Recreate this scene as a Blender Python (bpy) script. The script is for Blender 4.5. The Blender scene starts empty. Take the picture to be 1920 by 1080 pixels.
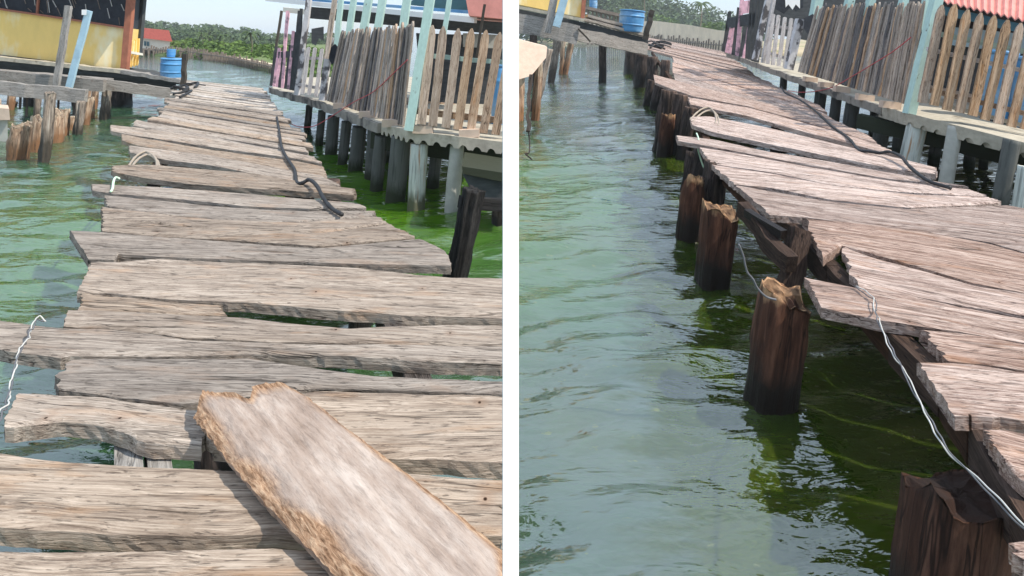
import bpy, math, random
from mathutils import Vector, Matrix, noise
random.seed(7)
S = bpy.context.scene
C = S.collection
V = Vector
F = 1100.0; HZ = 70.0; H = 1.9          # focal length and horizon in photo pixels, eye height above the water

# ------------------------------------------------------------------ helpers
def atd(px, py, d): return V(((px-960)/F*d, d, H-(py-HZ)/F*d))
def atz(px, py, z=0.0): return atd(px, py, (H-z)*F/(py-HZ))
def GL(px, py): return atz(px, py, .72)                        # deck of the first walkway
def GR(px, py):                                               # deck of the second walkway, rising gently away
    d = (H-.58)/((py-HZ)/F+.022); return atd(px, py, d)
def nz(x, y=0., z=0.): return noise.noise(V((x, y, z)))
def tag(o, label=None, cat=None, group=None, kind=None):
    for k, v in (('label', label), ('category', cat), ('group', group), ('kind', kind)):
        if v: o[k] = v
    return o
def thing(name, loc, label, cat, group=None):
    o = bpy.data.objects.new(name, None); C.objects.link(o); o.location = loc; o.empty_display_size = .1
    return tag(o, label, cat, group)
WM = {}
def link(name, me, mat, parent=None, M=None):
    o = bpy.data.objects.new(name, me); C.objects.link(o)
    if mat: me.materials.append(mat)
    M = M or Matrix()
    if parent:
        o.parent = parent; o.matrix_local = (WM.get(parent.name) or Matrix.Translation(parent.location)).inverted() @ M
    else: o.matrix_local = M
    WM[o.name] = M
    return o
def mk(name, vs, fs, mat, parent=None, smooth=None, rotz=0., attr=None, M=None):
    """mesh from world-space vertices; its origin goes to the base centre (or M)"""
    if M is None:
        c = sum(vs, V())/len(vs); c.z = min(v.z for v in vs)
        M = Matrix.Translation(c) @ Matrix.Rotation(rotz, 4, 'Z')
    Mi = M.inverted()
    me = bpy.data.meshes.new(name)
    me.from_pydata([Mi @ v for v in vs], [], fs)
    if smooth is True: me.polygons.foreach_set('use_smooth', [True]*len(fs))
    elif smooth: me.polygons.foreach_set('use_smooth', smooth)
    if attr:
        a = me.attributes.new(attr[0], 'FLOAT', 'POINT'); a.data.foreach_set('value', attr[1])
    me.update()
    return link(name, me, mat, parent, M)
def poly_at(P, t):
    L = [(P[i+1]-P[i]).length for i in range(len(P)-1)]; s = t*sum(L)
    for i, l in enumerate(L):
        if s <= l or i == len(L)-1: return P[i].lerp(P[i+1], s/l if l > 1e-9 else 0)
        s -= l

def plank(parent, back, front, G, mat, T=.045, dz=0., endj=.034, label=None, name='plank', tilt=0., edge=.006):
    """one weathered board: back and front edges given left to right on the deck"""
    B = [G(*p) for p in back]; Fr = [G(*p) for p in front]
    a = (B[0]+Fr[0])/2; b = (B[-1]+Fr[-1])/2
    ax = (b-a); L = ax.length; ax.z = 0; ax.normalize()
    W = (poly_at(B, .5)-poly_at(Fr, .5)).length
    near = a.y < 4.5
    nu = max(8, min(110, int(L/(.03 if near else .08)))); nv = max(3, min(18, int(W/(.011 if near else .03))))
    sd = random.uniform(0, 500)
    top = []; bot = []
    for i in range(nu+1):
        t = i/nu; pb = poly_at(B, t); pf = poly_at(Fr, t)
        wd = (pf-pb); w = max(wd.length, .01); wd.normalize()
        pb = pb+wd*(.003+edge*(.5+nz(t*L*7, sd)+.5*nz(t*L*26, sd+5)))
        pf = pf-wd*(.003+edge*(.5+nz(t*L*7, sd+9)+.6*nz(t*L*26, sd+14)))
        warp = .010*nz(t*2.3, sd)+tilt*(t-.5)
        for j in range(nv+1):
            v = j/nv; p = pb.lerp(pf, v)
            e = max(0, 1-t*L/.07)*-1+max(0, 1-(1-t)*L/.07)
            if e: p = p-ax*e*endj*(nz(v*W*28, sd+2)*.9+nz(v*W*90, sd)*.7+.2)
            z = warp+.0045*nz(t*L*1.3, v*W*26, sd)+.0025*nz(t*L*3.5, v*W*70, sd)
            r = min(v, 1-v)*w
            if r < .014: z -= (.014-r)**2/.014*.7
            top.append(V((p.x, p.y, p.z+z+dz)))
    k = nv+1; fs = []; sm = []
    for i in range(nu):
        for j in range(nv):
            fs.append((i*k+j, i*k+j+1, (i+1)*k+j+1, (i+1)*k+j)); sm.append(True)
    vs = list(top)
    def strip(idx):                                           # a side wall under a border of the top, own vertices
        rows = 3; o = len(vs)
        for q in range(rows):
            for n_, ii in enumerate(idx):
                p = top[ii]; j_ = .004*nz(n_*.9, q*3.1, sd) if 0 < q else 0
                vs.append(V((p.x+j_, p.y+j_, p.z-T*q/(rows-1)-(.003*nz(n_*.35, sd) if q == rows-1 else 0))))
        m = len(idx)
        for q in range(rows-1):
            for n_ in range(m-1):
                fs.append((o+q*m+n_, o+(q+1)*m+n_, o+(q+1)*m+n_+1, o+q*m+n_+1)); sm.append(False)
        return [o+(rows-1)*m+n_ for n_ in range(m)]
    f_ = strip([i*k+nv for i in range(nu+1)]); b_ = strip([i*k for i in range(nu, -1, -1)])
    strip([j for j in range(k)]); strip([nu*k+j for j in range(nv, -1, -1)])
    b_ = b_[::-1]
    for i in range(nu): fs.append((f_[i], b_[i], b_[i+1], f_[i+1])); sm.append(False)
    o = mk(name, vs, fs, mat, parent, sm, math.atan2(ax.y, ax.x))
    if label: o['label'] = label
    return o

def bar(name, p0, p1, w, t, mat, parent=None, wdir=V((1, 0, 0)), point=0., n=8, rough=.004, taper=1., label=None):
    """a board or post from p0 to p1: width w along wdir, thickness t; point > 0 sharpens the end"""
    X = (p1-p0); L = X.length; X.normalize()
    Y = (wdir-X*wdir.dot(X)).normalized(); Z = X.cross(Y)
    sd = random.uniform(0, 300); vs = []; fs = []
    ts = [i/n for i in range(n+1)]
    if point: ts = [q*(1-point/L) for q in ts]+[1-point*.45/L, 1.]
    for i, u in enumerate(ts):
        s = 1+(taper-1)*u
        if point: s *= 1 if u <= 1-point/L+1e-6 else (.72 if u < 1 else .16)
        c = p0+X*L*u+Y*rough*nz(u*L*4, sd)*2+Z*rough*nz(u*L*4, sd+7)*2
        for sy, sz in ((-1, -1), (1, -1), (1, 1), (-1, 1)):
            vs.append(c+Y*sy*(w*s/2+rough*nz(u*L*9, sy*3, sd))+Z*sz*(t/2+rough*.6*nz(u*L*9, sz*5, sd+3)))
    m = len(ts)
    for i in range(m-1):
        for q in range(4): fs.append((i*4+q, i*4+(q+1) % 4, (i+1)*4+(q+1) % 4, (i+1)*4+q))
    fs.append((3, 2, 1, 0)); fs.append(tuple((m-1)*4+q for q in range(4)))
    M = Matrix((X, Y, Z)).transposed().to_4x4(); M.translation = p0
    o = mk(name, vs, fs, mat, parent, False, M=M)
    if label: o['label'] = label
    return o

def pile(name, top, base, w, mat, parent=None, depth=.5, sq=0., rag=.05, rough=.012, k=26, n=20, flat=1., taper=1.1, label=None, bite=None):
    """a standing timber from above base to under the water, with a broken top"""
    X = (top-base); L0 = X.length; X.normalize(); base2 = base-X*depth; L = L0+depth
    Y = V((1, 0, 0)); Y = (Y-X*Y.dot(X)).normalized(); Z = X.cross(Y)
    sd = random.uniform(0, 300); vs = []; fs = []
    for i in range(n+1):
        u = 1-(1-i/n)**1.5
        for q in range(k):
            a = 2*math.pi*q/k; c, s = math.cos(a), math.sin(a)
            if sq: m_ = (abs(c)**(2+sq*8)+abs(s)**(2+sq*8))**(-1/(2+sq*8))
            else: m_ = 1
            r = w/2*m_*(taper+(1-taper)*u)*(1+rough/w*6*(.6*nz(c*1.6, s*1.6, u*L*3+sd)+.6*nz(c*6, s*6, u*L*1.2+sd)+.35*nz(c*13, s*13, u*L*2+sd)+.25*nz(c*9, s*9, u*L*12+sd)))
            h = L*u
            if u > .6:
                g = (u-.6)/.4
                h -= g*g*rag*(.5+nz(c*1.2, s*1.2, sd)*.7+.3*nz(c*4, s*4, sd+4))
                if bite: h -= g*bite[1]*max(0, math.cos(a-bite[0]))**2
                if i == n and rag > .04: h -= .028*abs(nz(q*1.7, sd))+.012*(q % 2)
            vs.append(base2+X*h+Y*r*c+Z*r*s*flat)
    for i in range(n):
        for q in range(k): fs.append((i*k+q, i*k+(q+1) % k, (i+1)*k+(q+1) % k, (i+1)*k+q))
    o_ = len(vs)
    ctr = sum(vs[n*k:], V())/k
    nr = 0
    for f in (.12, .35, .62, .85):
        for q in range(k):
            p = vs[n*k+q].lerp(ctr, f); a = 2*math.pi*q/k; h_ = (p-ctr).dot(X)
            p = p-X*(h_*min(1, f*1.5)*.8+rag*(.08+.30*(nz(math.cos(a)*3*(1-f), math.sin(a)*3*(1-f), sd))*min(1, f*3)+.22*nz(q*1.9, f*9, sd)))
            vs.append(p)
        nr += 1
    vs.append(ctr-X*rag*.2)
    rings = [n*k]+[o_+r*k for r in range(nr)]
    for r0, r1 in zip(rings, rings[1:]):
        for q in range(k): fs.append((r0+q, r0+(q+1) % k, r1+(q+1) % k, r1+q))
    for q in range(k): fs.append((rings[-1]+q, rings[-1]+(q+1) % k, o_+nr*k))
    M = Matrix((X, Y, Z)).transposed().to_4x4(); M.translation = base
    at = [1.5 if i_ >= o_ else min(1., max(0., (v-base).dot(X)/L0)) for i_, v in enumerate(vs)]
    o = mk(name, vs, fs, mat, parent, [True]*(n*k)+[False]*(len(fs)-n*k), M=M, attr=('height', at))
    if label: o['label'] = label
    return o

def tube_geo(P, r, k=8, sub=6, sd=0., wob=0.):
    Q = []
    for i in range(len(P)-1):
        a, b, c, d = P[max(i-1, 0)], P[i], P[i+1], P[min(i+2, len(P)-1)]
        for s in range(sub):
            t = s/sub
            Q.append(.5*((2*b)+(c-a)*t+(2*a-5*b+4*c-d)*t*t+(3*b-a-3*c+d)*t**3))
    Q.append(P[-1]); vs = []; fs = []
    for i, p in enumerate(Q):
        d = (Q[min(i+1, len(Q)-1)]-Q[max(i-1, 0)]).normalized()
        up = V((0, 0, 1)) if abs(d.z) < .9 else V((1, 0, 0))
        Y = d.cross(up).normalized(); Z = Y.cross(d)
        rr = r*(1+wob*nz(i*.6, sd))
        for q in range(k): vs.append(p+Y*rr*math.cos(2*math.pi*q/k)+Z*rr*math.sin(2*math.pi*q/k))
    for i in range(len(Q)-1):
        for q in range(k): fs.append((i*k+q, (i+1)*k+q, (i+1)*k+(q+1) % k, i*k+(q+1) % k))
    fs.append(tuple(range(k))); fs.append(tuple((len(Q)-1)*k+q for q in range(k-1, -1, -1)))
    return vs, fs
def tube(name, P, r, mat, parent=None, **kw):
    vs, fs = tube_geo(P, r, **kw); return mk(name, vs, fs, mat, parent, True)
def slab(name, pts, thick, mat, parent=None, label=None):
    """outline (world points, any order round the face), given real depth straight back"""
    n = len(pts); c_ = sum(pts, V())/n; th = V((c_.x/c_.y, 1, 0))*thick   # runs straight away from the water side
    vs = list(pts)+[p+th for p in pts]
    fs = [tuple(range(n)), tuple(range(2*n-1, n-1, -1))]+[(i, i+n, (i+1) % n+n, (i+1) % n) for i in range(n)]
    # face direction: make the front look at the camera
    a = (pts[1]-pts[0]).cross(pts[2]-pts[1])
    if a.y > 0: fs = [f[::-1] for f in fs]
    o = mk(name, vs, fs, mat, parent)
    if label: o['label'] = label
    return o
def px_slab(name, px, d, thick, mat, parent=None, label=None):
    return slab(name, [atd(p[0], p[1], p[2] if len(p) > 2 else d) for p in px], thick, mat, parent, label)
def sheet_slab(name, pts, thick, mat, parent=None):
    """a horizontal-ish slab: outline on top, thickness downwards"""
    n = len(pts); dn = V((0, 0, -thick)); vs = list(pts)+[p+dn for p in pts]
    fs = [tuple(range(n)), tuple(range(2*n-1, n-1, -1))]+[(i, i+n, (i+1) % n+n, (i+1) % n) for i in range(n)]
    if (pts[1]-pts[0]).cross(pts[2]-pts[1]).z < 0: fs = [f[::-1] for f in fs]
    return mk(name, vs, fs, mat, parent)
def lathe(name, c, prof, mat, parent=None, k=28, axis=V((0, 0, 1))):
    X = axis.normalized(); Y = V((1, 0, 0)); Y = (Y-X*Y.dot(X)).normalized(); Z = X.cross(Y); vs = []; fs = []
    for r, h in prof:
        for q in range(k): vs.append(c+X*h+Y*r*math.cos(2*math.pi*q/k)+Z*r*math.sin(2*math.pi*q/k))
    for i in range(len(prof)-1):
        for q in range(k): fs.append((i*k+q, i*k+(q+1) % k, (i+1)*k+(q+1) % k, (i+1)*k+q))
    fs.append(tuple(range(k-1, -1, -1))); fs.append(tuple((len(prof)-1)*k+q for q in range(k)))
    return mk(name, vs, fs, mat, parent, [True]*(len(fs)-2)+[False]*2)

# ------------------------------------------------------------------ materials
class NT:
    def __init__(s, name):
        s.m = bpy.data.materials.new(name); s.m.use_nodes = True; s.t = s.m.node_tree
        s.b = s.t.nodes['Principled BSDF']
    def n(s, typ, **kw):
        x = s.t.nodes.new('ShaderNode'+typ)
        for k, v in kw.items():
            if k[0] == '_': setattr(x, k[1:], v)
            else: s.put(x.inputs[k.replace('__', ' ')], v)
        return x
    def put(s, sock, v):
        if isinstance(v, bpy.types.NodeSocket): s.t.links.new(v, sock)
        elif hasattr(v, 'outputs'): s.t.links.new(v.outputs[0], sock)
        else: sock.default_value = v
    def noise(s, vec, scale, detail=6, rough=.6, dist=0.):
        x = s.n('TexNoise', Scale=scale, Detail=detail, Roughness=rough, Distortion=dist); s.put(x.inputs['Vector'], vec); return x.outputs['Fac']
    def ramp(s, fac, stops):
        r = s.n('ValToRGB'); s.put(r.inputs[0], fac); e = r.color_ramp.elements
        while len(e) < len(stops): e.new(.5)
        for q, (p, c) in zip(e, stops):
            q.position = p; q.color = (c, c, c, 1) if isinstance(c, (int, float)) else (*c, 1)
        return r.outputs[0]
    def mix(s, fac, a, b, mode='MIX'):
        x = s.n('Mix', _data_type='RGBA', _blend_type=mode)
        s.put(x.inputs[0], fac)
        for i, v in ((6, a), (7, b)): s.put(x.inputs[i], (*v, 1) if isinstance(v, tuple) and len(v) == 3 else v)
        return x.outputs[2]
    def math(s, op, a, b=0.):
        x = s.n('Math', _operation=op); s.put(x.inputs[0], a); s.put(x.inputs[1], b); return x.outputs[0]
    def coord(s, scale=(1, 1, 1), rnd=True):
        c = s.n('TexCoord').outputs['Object']
        if rnd:
            r = s.n('ObjectInfo').outputs['Random']; cx = s.n('CombineXYZ')
            for i, f in enumerate((37., 91., 53.)): s.put(cx.inputs[i], s.math('MULTIPLY', r, f))
            a = s.n('VectorMath', _operation='ADD'); s.put(a.inputs[0], c); s.put(a.inputs[1], cx); c = a.outputs[0]
        return s.scale(c, scale)
    def scale(s, c, scale):
        m = s.n('Mapping'); s.put(m.inputs['Vector'], c); m.inputs['Scale'].default_value = scale; return m.outputs[0]
    def done(s, col, rough=.85, bump=None, strength=.3, dist=.01, spec=.25):
        s.put(s.b.inputs['Base Color'], (*col, 1) if isinstance(col, tuple) else col)
        s.put(s.b.inputs['Roughness'], rough); s.b.inputs['Specular IOR Level'].default_value = spec
        if bump is not None:
            b = s.n('Bump', Strength=strength, Distance=dist); s.put(b.inputs['Height'], bump); s.put(s.b.inputs['Normal'], b)
        return s.m

def wood(name, dark, mid, light, bump=.55, warm=None, grain=1., var=.3, st=(.38, .47, .58)):
    m = NT(name); c = m.coord()
    bend = m.noise(m.scale(c, (.9, 2.2, 2.2)), 1.6, 2)
    w = m.n('VectorMath', _operation='MULTIPLY_ADD'); cb = m.n('CombineXYZ'); m.put(cb.inputs[1], bend); m.put(cb.inputs[2], bend)
    m.put(w.inputs[0], cb); w.inputs[1].default_value = (0, .07, .07); m.put(w.inputs[2], c); c2 = w.outputs[0]
    g1 = m.noise(m.scale(c2, (1.2*grain, 34*grain, 34*grain)), 1., 7, .68)
    g2 = m.noise(m.scale(c2, (4*grain, 190*grain, 190*grain)), 1., 4, .75)
    g3 = m.noise(m.scale(c2, (16*grain, 110*grain, 110*grain)), 1., 3, .6)
    cr = m.noise(m.scale(c2, (.75, 15, 15)), 1., 4, .55)
    blot = m.noise(m.scale(c, (1.4, 4.5, 4.5)), 1.3, 5, .6)
    f = m.math('ADD', m.math('MULTIPLY', g1, .42), m.math('MULTIPLY', g2, .58))
    col = m.ramp(f, [(st[0], dark), (st[1], mid), (st[2], light)])
    col = m.mix(m.ramp(blot, [(.38, .0), (.62, .42)]), col, mid)
    crack = m.ramp(cr, [(.484, 0.), (.4975, 1.), (.5025, 1.), (.516, 0.)])
    crk = m.math('MULTIPLY', crack, m.ramp(blot, [(.42, 0.), (.6, .85)]))
    pit = m.ramp(g3, [(.33, 1.), (.4, 0.)])
    col = m.mix(m.math('MULTIPLY', pit, .6), col, tuple(x*.45 for x in dark))
    col = m.mix(crk, col, tuple(x*.3 for x in dark))
    if warm:
        wn = m.noise(m.scale(c, (1.8, 9, 9)), 1.7, 4)
        col = m.mix(m.ramp(wn, [(.56, 0.), (.7, .5)]), col, warm)
    vo = m.n('TexVoronoi', _voronoi_dimensions='2D', Scale=4.2); m.put(vo.inputs['Vector'], c)
    nail = m.math('MULTIPLY', m.ramp(vo.outputs['Distance'], [(.014, 1.), (.026, 0.)]), m.math('GREATER_THAN', m.n('SeparateColor', Color=vo.outputs['Color']).outputs[0], .66))
    halo = m.math('MULTIPLY', m.ramp(vo.outputs['Distance'], [(.02, .55), (.15, 0.)]), m.math('GREATER_THAN', m.n('SeparateColor', Color=vo.outputs['Color']).outputs[0], .66))
    col = m.mix(m.math('MULTIPLY', halo, .7), col, m.mix(1., col, (.62, .42, .30), 'MULTIPLY')); col = m.mix(nail, col, (.03, .016, .01))
    dirt = m.noise(m.scale(c, (2.2, 5, 5)), 1.9, 6, .7)
    col = m.mix(m.ramp(dirt, [(.54, 0.), (.68, .55)]), col, m.mix(1., col, (.52, .47, .43), 'MULTIPLY'))
    r = m.n('ObjectInfo').outputs['Random']
    hsv = m.n('HueSaturation'); m.put(hsv.inputs['Color'], col)
    m.put(hsv.inputs['Value'], m.math('ADD', m.math('MULTIPLY', r, var), 1-var*.55)); 
    m.put(hsv.inputs['Saturation'], m.math('ADD', m.math('MULTIPLY', m.math('FRACT', m.math('MULTIPLY', r, 7.3)), .5), .75))
    h = m.math('SUBTRACT', m.math('ADD', m.math('MULTIPLY', f, 1.), m.math('MULTIPLY', g3, .25)), m.math('ADD', m.math('MULTIPLY', crk, .7), m.math('MULTIPLY', pit, .25)))
    return m.done(hsv.outputs[0], .88, h, bump, .012, .15)

def rot(name, wet, body, dry, top, hi=.85):
    """standing timber: dark and wet at the waterline, browner above, raw fibres where the top broke"""
    m = NT(name); c = m.coord()
    at = m.n('Attribute'); at.attribute_name = 'height'; hgt = at.outputs['Fac']
    g = m.noise(m.scale(c, (2.2, 20, 20)), 1., 7, .68); b = m.noise(m.scale(c, (5, 9, 9)), 1., 5, .6)
    col = m.ramp(g, [(.34, tuple(x*.45 for x in body)), (.5, body), (.64, dry)])
    hh = m.math('ADD', hgt, m.math('MULTIPLY', m.math('SUBTRACT', b, .5), .5))
    col = m.mix(m.ramp(hh, [(.22, 1.), (.5, 0.)]), col, wet)
    col = m.mix(m.ramp(hh, [(hi-.06, 0.), (hi+.05, .9)]), col, m.ramp(g, [(.38, tuple(x*.4 for x in top)), (.55, top)]))
    crk = m.ramp(m.noise(m.scale(c, (.9, 14, 14)), 1., 3, .5), [(.478, 0.), (.496, 1.), (.504, 1.), (.522, 0.)])
    col = m.mix(m.math('MULTIPLY', crk, .85), col, tuple(x*.18 for x in body))
    col = m.mix(m.ramp(hgt, [(1.1/2, 0.), (1.35/2, 1.)]) if False else m.math('GREATER_THAN', hgt, 1.2), col, m.ramp(b, [(.38, tuple(x*.5 for x in body)), (.62, tuple(x*.55 for x in top))]))
    hsv = m.n('HueSaturation'); m.put(hsv.inputs['Color'], col); m.put(hsv.inputs['Value'], m.math('ADD', m.math('MULTIPLY', m.n('ObjectInfo').outputs['Random'], .4), .8))
    return m.done(hsv.outputs[0], m.ramp(hh, [(.2, .45), (.45, .85)]), m.math('ADD', g, m.math('MULTIPLY', b, .6)), 1., .016, .25)

def plain(name, col, rough=.8, var=.25, scale=6., bump=.15, stain=None, st=(.55, .72), streak=(1, 1, 1), spec=.25):
    m = NT(name); c = m.coord(streak)
    n1 = m.noise(c, scale, 6, .65); n2 = m.noise(c, scale*.35, 4, .6)
    k = m.ramp(n1, [(.3, tuple(x*(1-var) for x in col)), (.7, tuple(min(1, x*(1+var)) for x in col))])
    if stain: k = m.mix(m.ramp(n2, [(st[0], 0.), (st[1], 1.)]), k, stain)
    return m.done(k, rough, n1, bump, .01, spec)

M = {}
M['deck'] = wood('weathered_grey_wood', (.115, .085, .068), (.305, .245, .198), (.545, .455, .378), .75, (.40, .26, .17), 1., .42, (.38, .48, .61))
M['deck_pink'] = wood('weathered_rosy_wood', (.09, .055, .047), (.35, .252, .212), (.69, .56, .495), .9, (.42, .25, .17), 1., .42, (.40, .475, .59))
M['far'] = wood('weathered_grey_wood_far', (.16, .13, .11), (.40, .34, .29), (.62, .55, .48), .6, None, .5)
M['beam'] = wood('grey_beam_wood', (.10, .09, .08), (.27, .25, .23), (.42, .39, .36), .5)
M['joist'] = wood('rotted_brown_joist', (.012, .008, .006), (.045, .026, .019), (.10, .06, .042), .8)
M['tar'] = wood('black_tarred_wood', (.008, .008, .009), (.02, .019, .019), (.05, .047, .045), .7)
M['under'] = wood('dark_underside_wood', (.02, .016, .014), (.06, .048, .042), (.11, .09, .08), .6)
M['picket'] = wood('brown_picket_wood', (.15, .09, .06), (.40, .28, .195), (.56, .43, .33), .5, (.42, .22, .11))
M['picket_grey'] = wood('grey_picket_wood', (.08, .065, .055), (.27, .225, .19), (.50, .43, .37), .5, None, 1., .7)
M['picket_dark'] = wood('dark_picket_wood', (.03, .03, .035), (.09, .085, .09), (.2, .18, .17), .5)
M['picket_pale'] = wood('pale_picket_wood', (.2, .19, .2), (.48, .45, .45), (.66, .63, .62), .4)
M['pink'] = plain('peeling_pink_paint', (.70, .42, .50), .7, .2, 5, .3, (.2, .14, .17), (.5, .62), (3, 3, 1))
M['green'] = plain('pale_green_paint', (.40, .56, .52), .6, .1, 8, .15, (.12, .11, .09), (.66, .7), (2, 5, 5))
M['blotch'] = plain('flaking_white_paint', (.5, .49, .5), .8, .2, 4, .3, (.10, .095, .10), (.5, .56), (2, 3, 3))
M['pile'] = rot('rotted_pile_wood', (.012, .008, .006), (.066, .027, .016), (.135, .062, .038), (.52, .31, .17), .9)
M['pile_wet'] = rot('wet_red_brown_pile_wood', (.014, .009, .007), (.055, .024, .015), (.11, .052, .034), (.035, .02, .015), .93)
M['pile_dark'] = rot('wet_dark_pile_wood', (.012, .01, .009), (.05, .038, .034), (.12, .09, .08), (.2, .13, .1), .95)
M['stub'] = rot('pale_stub_wood', (.24, .125, .065), (.33, .22, .15), (.55, .42, .31), (.62, .5, .38), .8)
M['pole'] = rot('grey_pole_wood', (.06, .05, .04), (.23, .19, .16), (.42, .37, .32), (.4, .33, .27), .95)
M['conc'] = plain('pale_concrete', (.42, .41, .37), .9, .15, 7, .3, (.25, .12, .05), (.66, .74))
M['conc_warm'] = plain('warm_concrete', (.55, .42, .33), .9, .12, 7, .3)
M['conc_shaded'] = plain('shaded_stained_concrete', (.13, .135, .125), .85, .3, 5, .3, (.05, .055, .04), (.5, .65))
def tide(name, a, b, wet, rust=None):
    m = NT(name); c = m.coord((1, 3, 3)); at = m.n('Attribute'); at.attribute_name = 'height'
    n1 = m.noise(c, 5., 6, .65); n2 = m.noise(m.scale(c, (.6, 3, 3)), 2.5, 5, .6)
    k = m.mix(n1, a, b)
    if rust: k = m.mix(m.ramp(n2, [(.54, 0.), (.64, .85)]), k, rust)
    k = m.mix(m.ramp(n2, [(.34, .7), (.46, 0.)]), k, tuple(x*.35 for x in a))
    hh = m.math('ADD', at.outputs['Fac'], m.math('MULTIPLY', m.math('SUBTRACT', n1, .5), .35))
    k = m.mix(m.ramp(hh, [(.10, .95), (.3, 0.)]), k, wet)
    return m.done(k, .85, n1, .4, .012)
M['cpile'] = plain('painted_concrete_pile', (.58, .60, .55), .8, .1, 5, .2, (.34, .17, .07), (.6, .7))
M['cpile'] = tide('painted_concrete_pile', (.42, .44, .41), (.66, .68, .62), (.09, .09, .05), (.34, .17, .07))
M['conc_shaded'] = tide('shaded_stained_concrete', (.07, .075, .07), (.15, .15, .14), (.03, .035, .02))  # under-deck shade put into the concrete colour, with a wet tide mark
M['lip'] = plain('grey_brown_cement', (.26, .235, .205), .9, .25, 6, .4, (.08, .075, .07), (.52, .62))
M['edge'] = plain('cement_deck_edge', (.40, .36, .29), .9, .22, 9, .3, (.2, .17, .13), (.6, .7))
M['yellow'] = plain('faded_yellow_paint', (.86, .60, .20), .75, .06, 3, .1, (.88, .78, .52), (.52, .66), (1, 1, .45))
M['screen'] = plain('dark_screen_cloth', (.03, .035, .045), .8, .3, 12, .1)
M['redpost'] = plain('red_brown_paint', (.34, .13, .08), .7, .2, 6, .2)
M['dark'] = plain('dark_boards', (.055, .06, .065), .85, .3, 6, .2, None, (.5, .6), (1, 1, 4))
M['teal'] = plain('dark_teal_wall', (.05, .12, .15), .8, .2, 4, .1)
M['white'] = plain('white_paint', (.78, .78, .77), .6, .04, 6, .05)
M['dividerwhite'] = plain('divider_strip_white', (.9, .9, .9), .5, .02, 6, .02)
M['cream'] = plain('cream_wall', (.72, .68, .58), .8, .08, 3, .1)
M['redroof'] = plain('red_roof_sheet', (.58, .13, .10), .6, .12, 5, .1)
M['pinkroof'] = plain('faded_red_roof_sheet', (.62, .26, .22), .6, .15, 5, .1)
M['blue'] = plain('blue_plastic', (.08, .26, .5), .5, .15, 4, .05, (.26, .40, .55), (.48, .68), spec=.35)
M['bluepaint'] = plain('pale_blue_paint', (.36, .52, .62), .7, .12, 6, .2, (.3, .3, .3), (.62, .68))
M['cable'] = plain('black_rubber', (.02, .02, .022), .6, .5, 20, .2, spec=.4)
M['wire'] = plain('bright_wire', (.50, .49, .46), .4, .1, 30, .1)
M['wire_dark'] = plain('dull_grey_wire', (.12, .12, .13), .45, .2, 30, .1)
M['wire_green'] = plain('pale_green_cord', (.55, .72, .56), .7, .1, 30, .1)
M['rope'] = plain('straw_rope', (.34, .285, .23), .9, .2, 60, .4)
M['red'] = plain('red_string', (.5, .09, .1), .7, .1, 30, .1)
M['sand'] = plain('tan_bank', (.42, .34, .22), .95, .2, .6, .2, (.2, .22, .09), (.52, .62))
M['sandwall'] = plain('tan_bank_wall', (.82, .65, .48), .95, .15, .4, .2)
M['grass'] = plain('shore_grass', (.13, .17, .06), .95, .3, .3, .2)
M['stake'] = plain('grey_stakes', (.20, .16, .13), .9, .3, 2, .2)
M['bark'] = plain('palm_bark', (.2, .16, .12), .9, .2, 3, .2)
def leafmat(name, a, b):
    m = NT(name); c = m.coord((1, 1, 1), False)
    n1 = m.noise(c, .16, 4); n2 = m.noise(c, 3., 2)
    k = m.ramp(m.math('ADD', m.math('MULTIPLY', n1, .6), m.math('MULTIPLY', n2, .4)), [(.35, a), (.65, b)])
    return m.done(k, .7, None, spec=.15)
M['leaf'] = leafmat('dark_foliage', (.05, .085, .04), (.11, .155, .07))
M['leaf2'] = leafmat('bright_foliage', (.05, .10, .02), (.13, .2, .05))
M['palm'] = leafmat('palm_foliage', (.035, .06, .02), (.09, .13, .05))

def board_mat():
    m = NT('raw_brown_board'); c = m.coord()
    at = m.n('Attribute'); at.attribute_name = 'raw'; raw = at.outputs['Fac']
    g = m.noise(m.scale(c, (3.5, 30, 30)), 1., 7, .7); fib = m.noise(m.scale(c, (16, 120, 120)), 1., 5, .72, .5)
    bl = m.noise(m.scale(c, (3, 7, 7)), 1.2, 5, .6)
    grey = m.ramp(m.math('ADD', m.math('MULTIPLY', g, .55), m.math('MULTIPLY', bl, .45)), [(.34, (.23, .165, .128)), (.5, (.37, .292, .245)), (.66, (.53, .45, .395))])
    scr = m.ramp(fib, [(.36, .45), (.5, 1.)])
    grey = m.mix(.4, grey, scr, 'MULTIPLY')
    org = m.ramp(fib, [(.36, (.13, .07, .04)), (.5, (.32, .195, .12)), (.64, (.50, .345, .23))])
    k = m.math('ADD', raw, m.math('MULTIPLY', m.math('SUBTRACT', bl, .5), .9))
    col = m.mix(m.ramp(k, [(.30, 0.), (.62, 1.)]), grey, org)
    return m.done(col, .92, m.math('ADD', m.math('MULTIPLY', fib, m.math('ADD', m.math('MULTIPLY', raw, 1.), .4)), g), .6, .008, .1)
M['board'] = board_mat()

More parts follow.
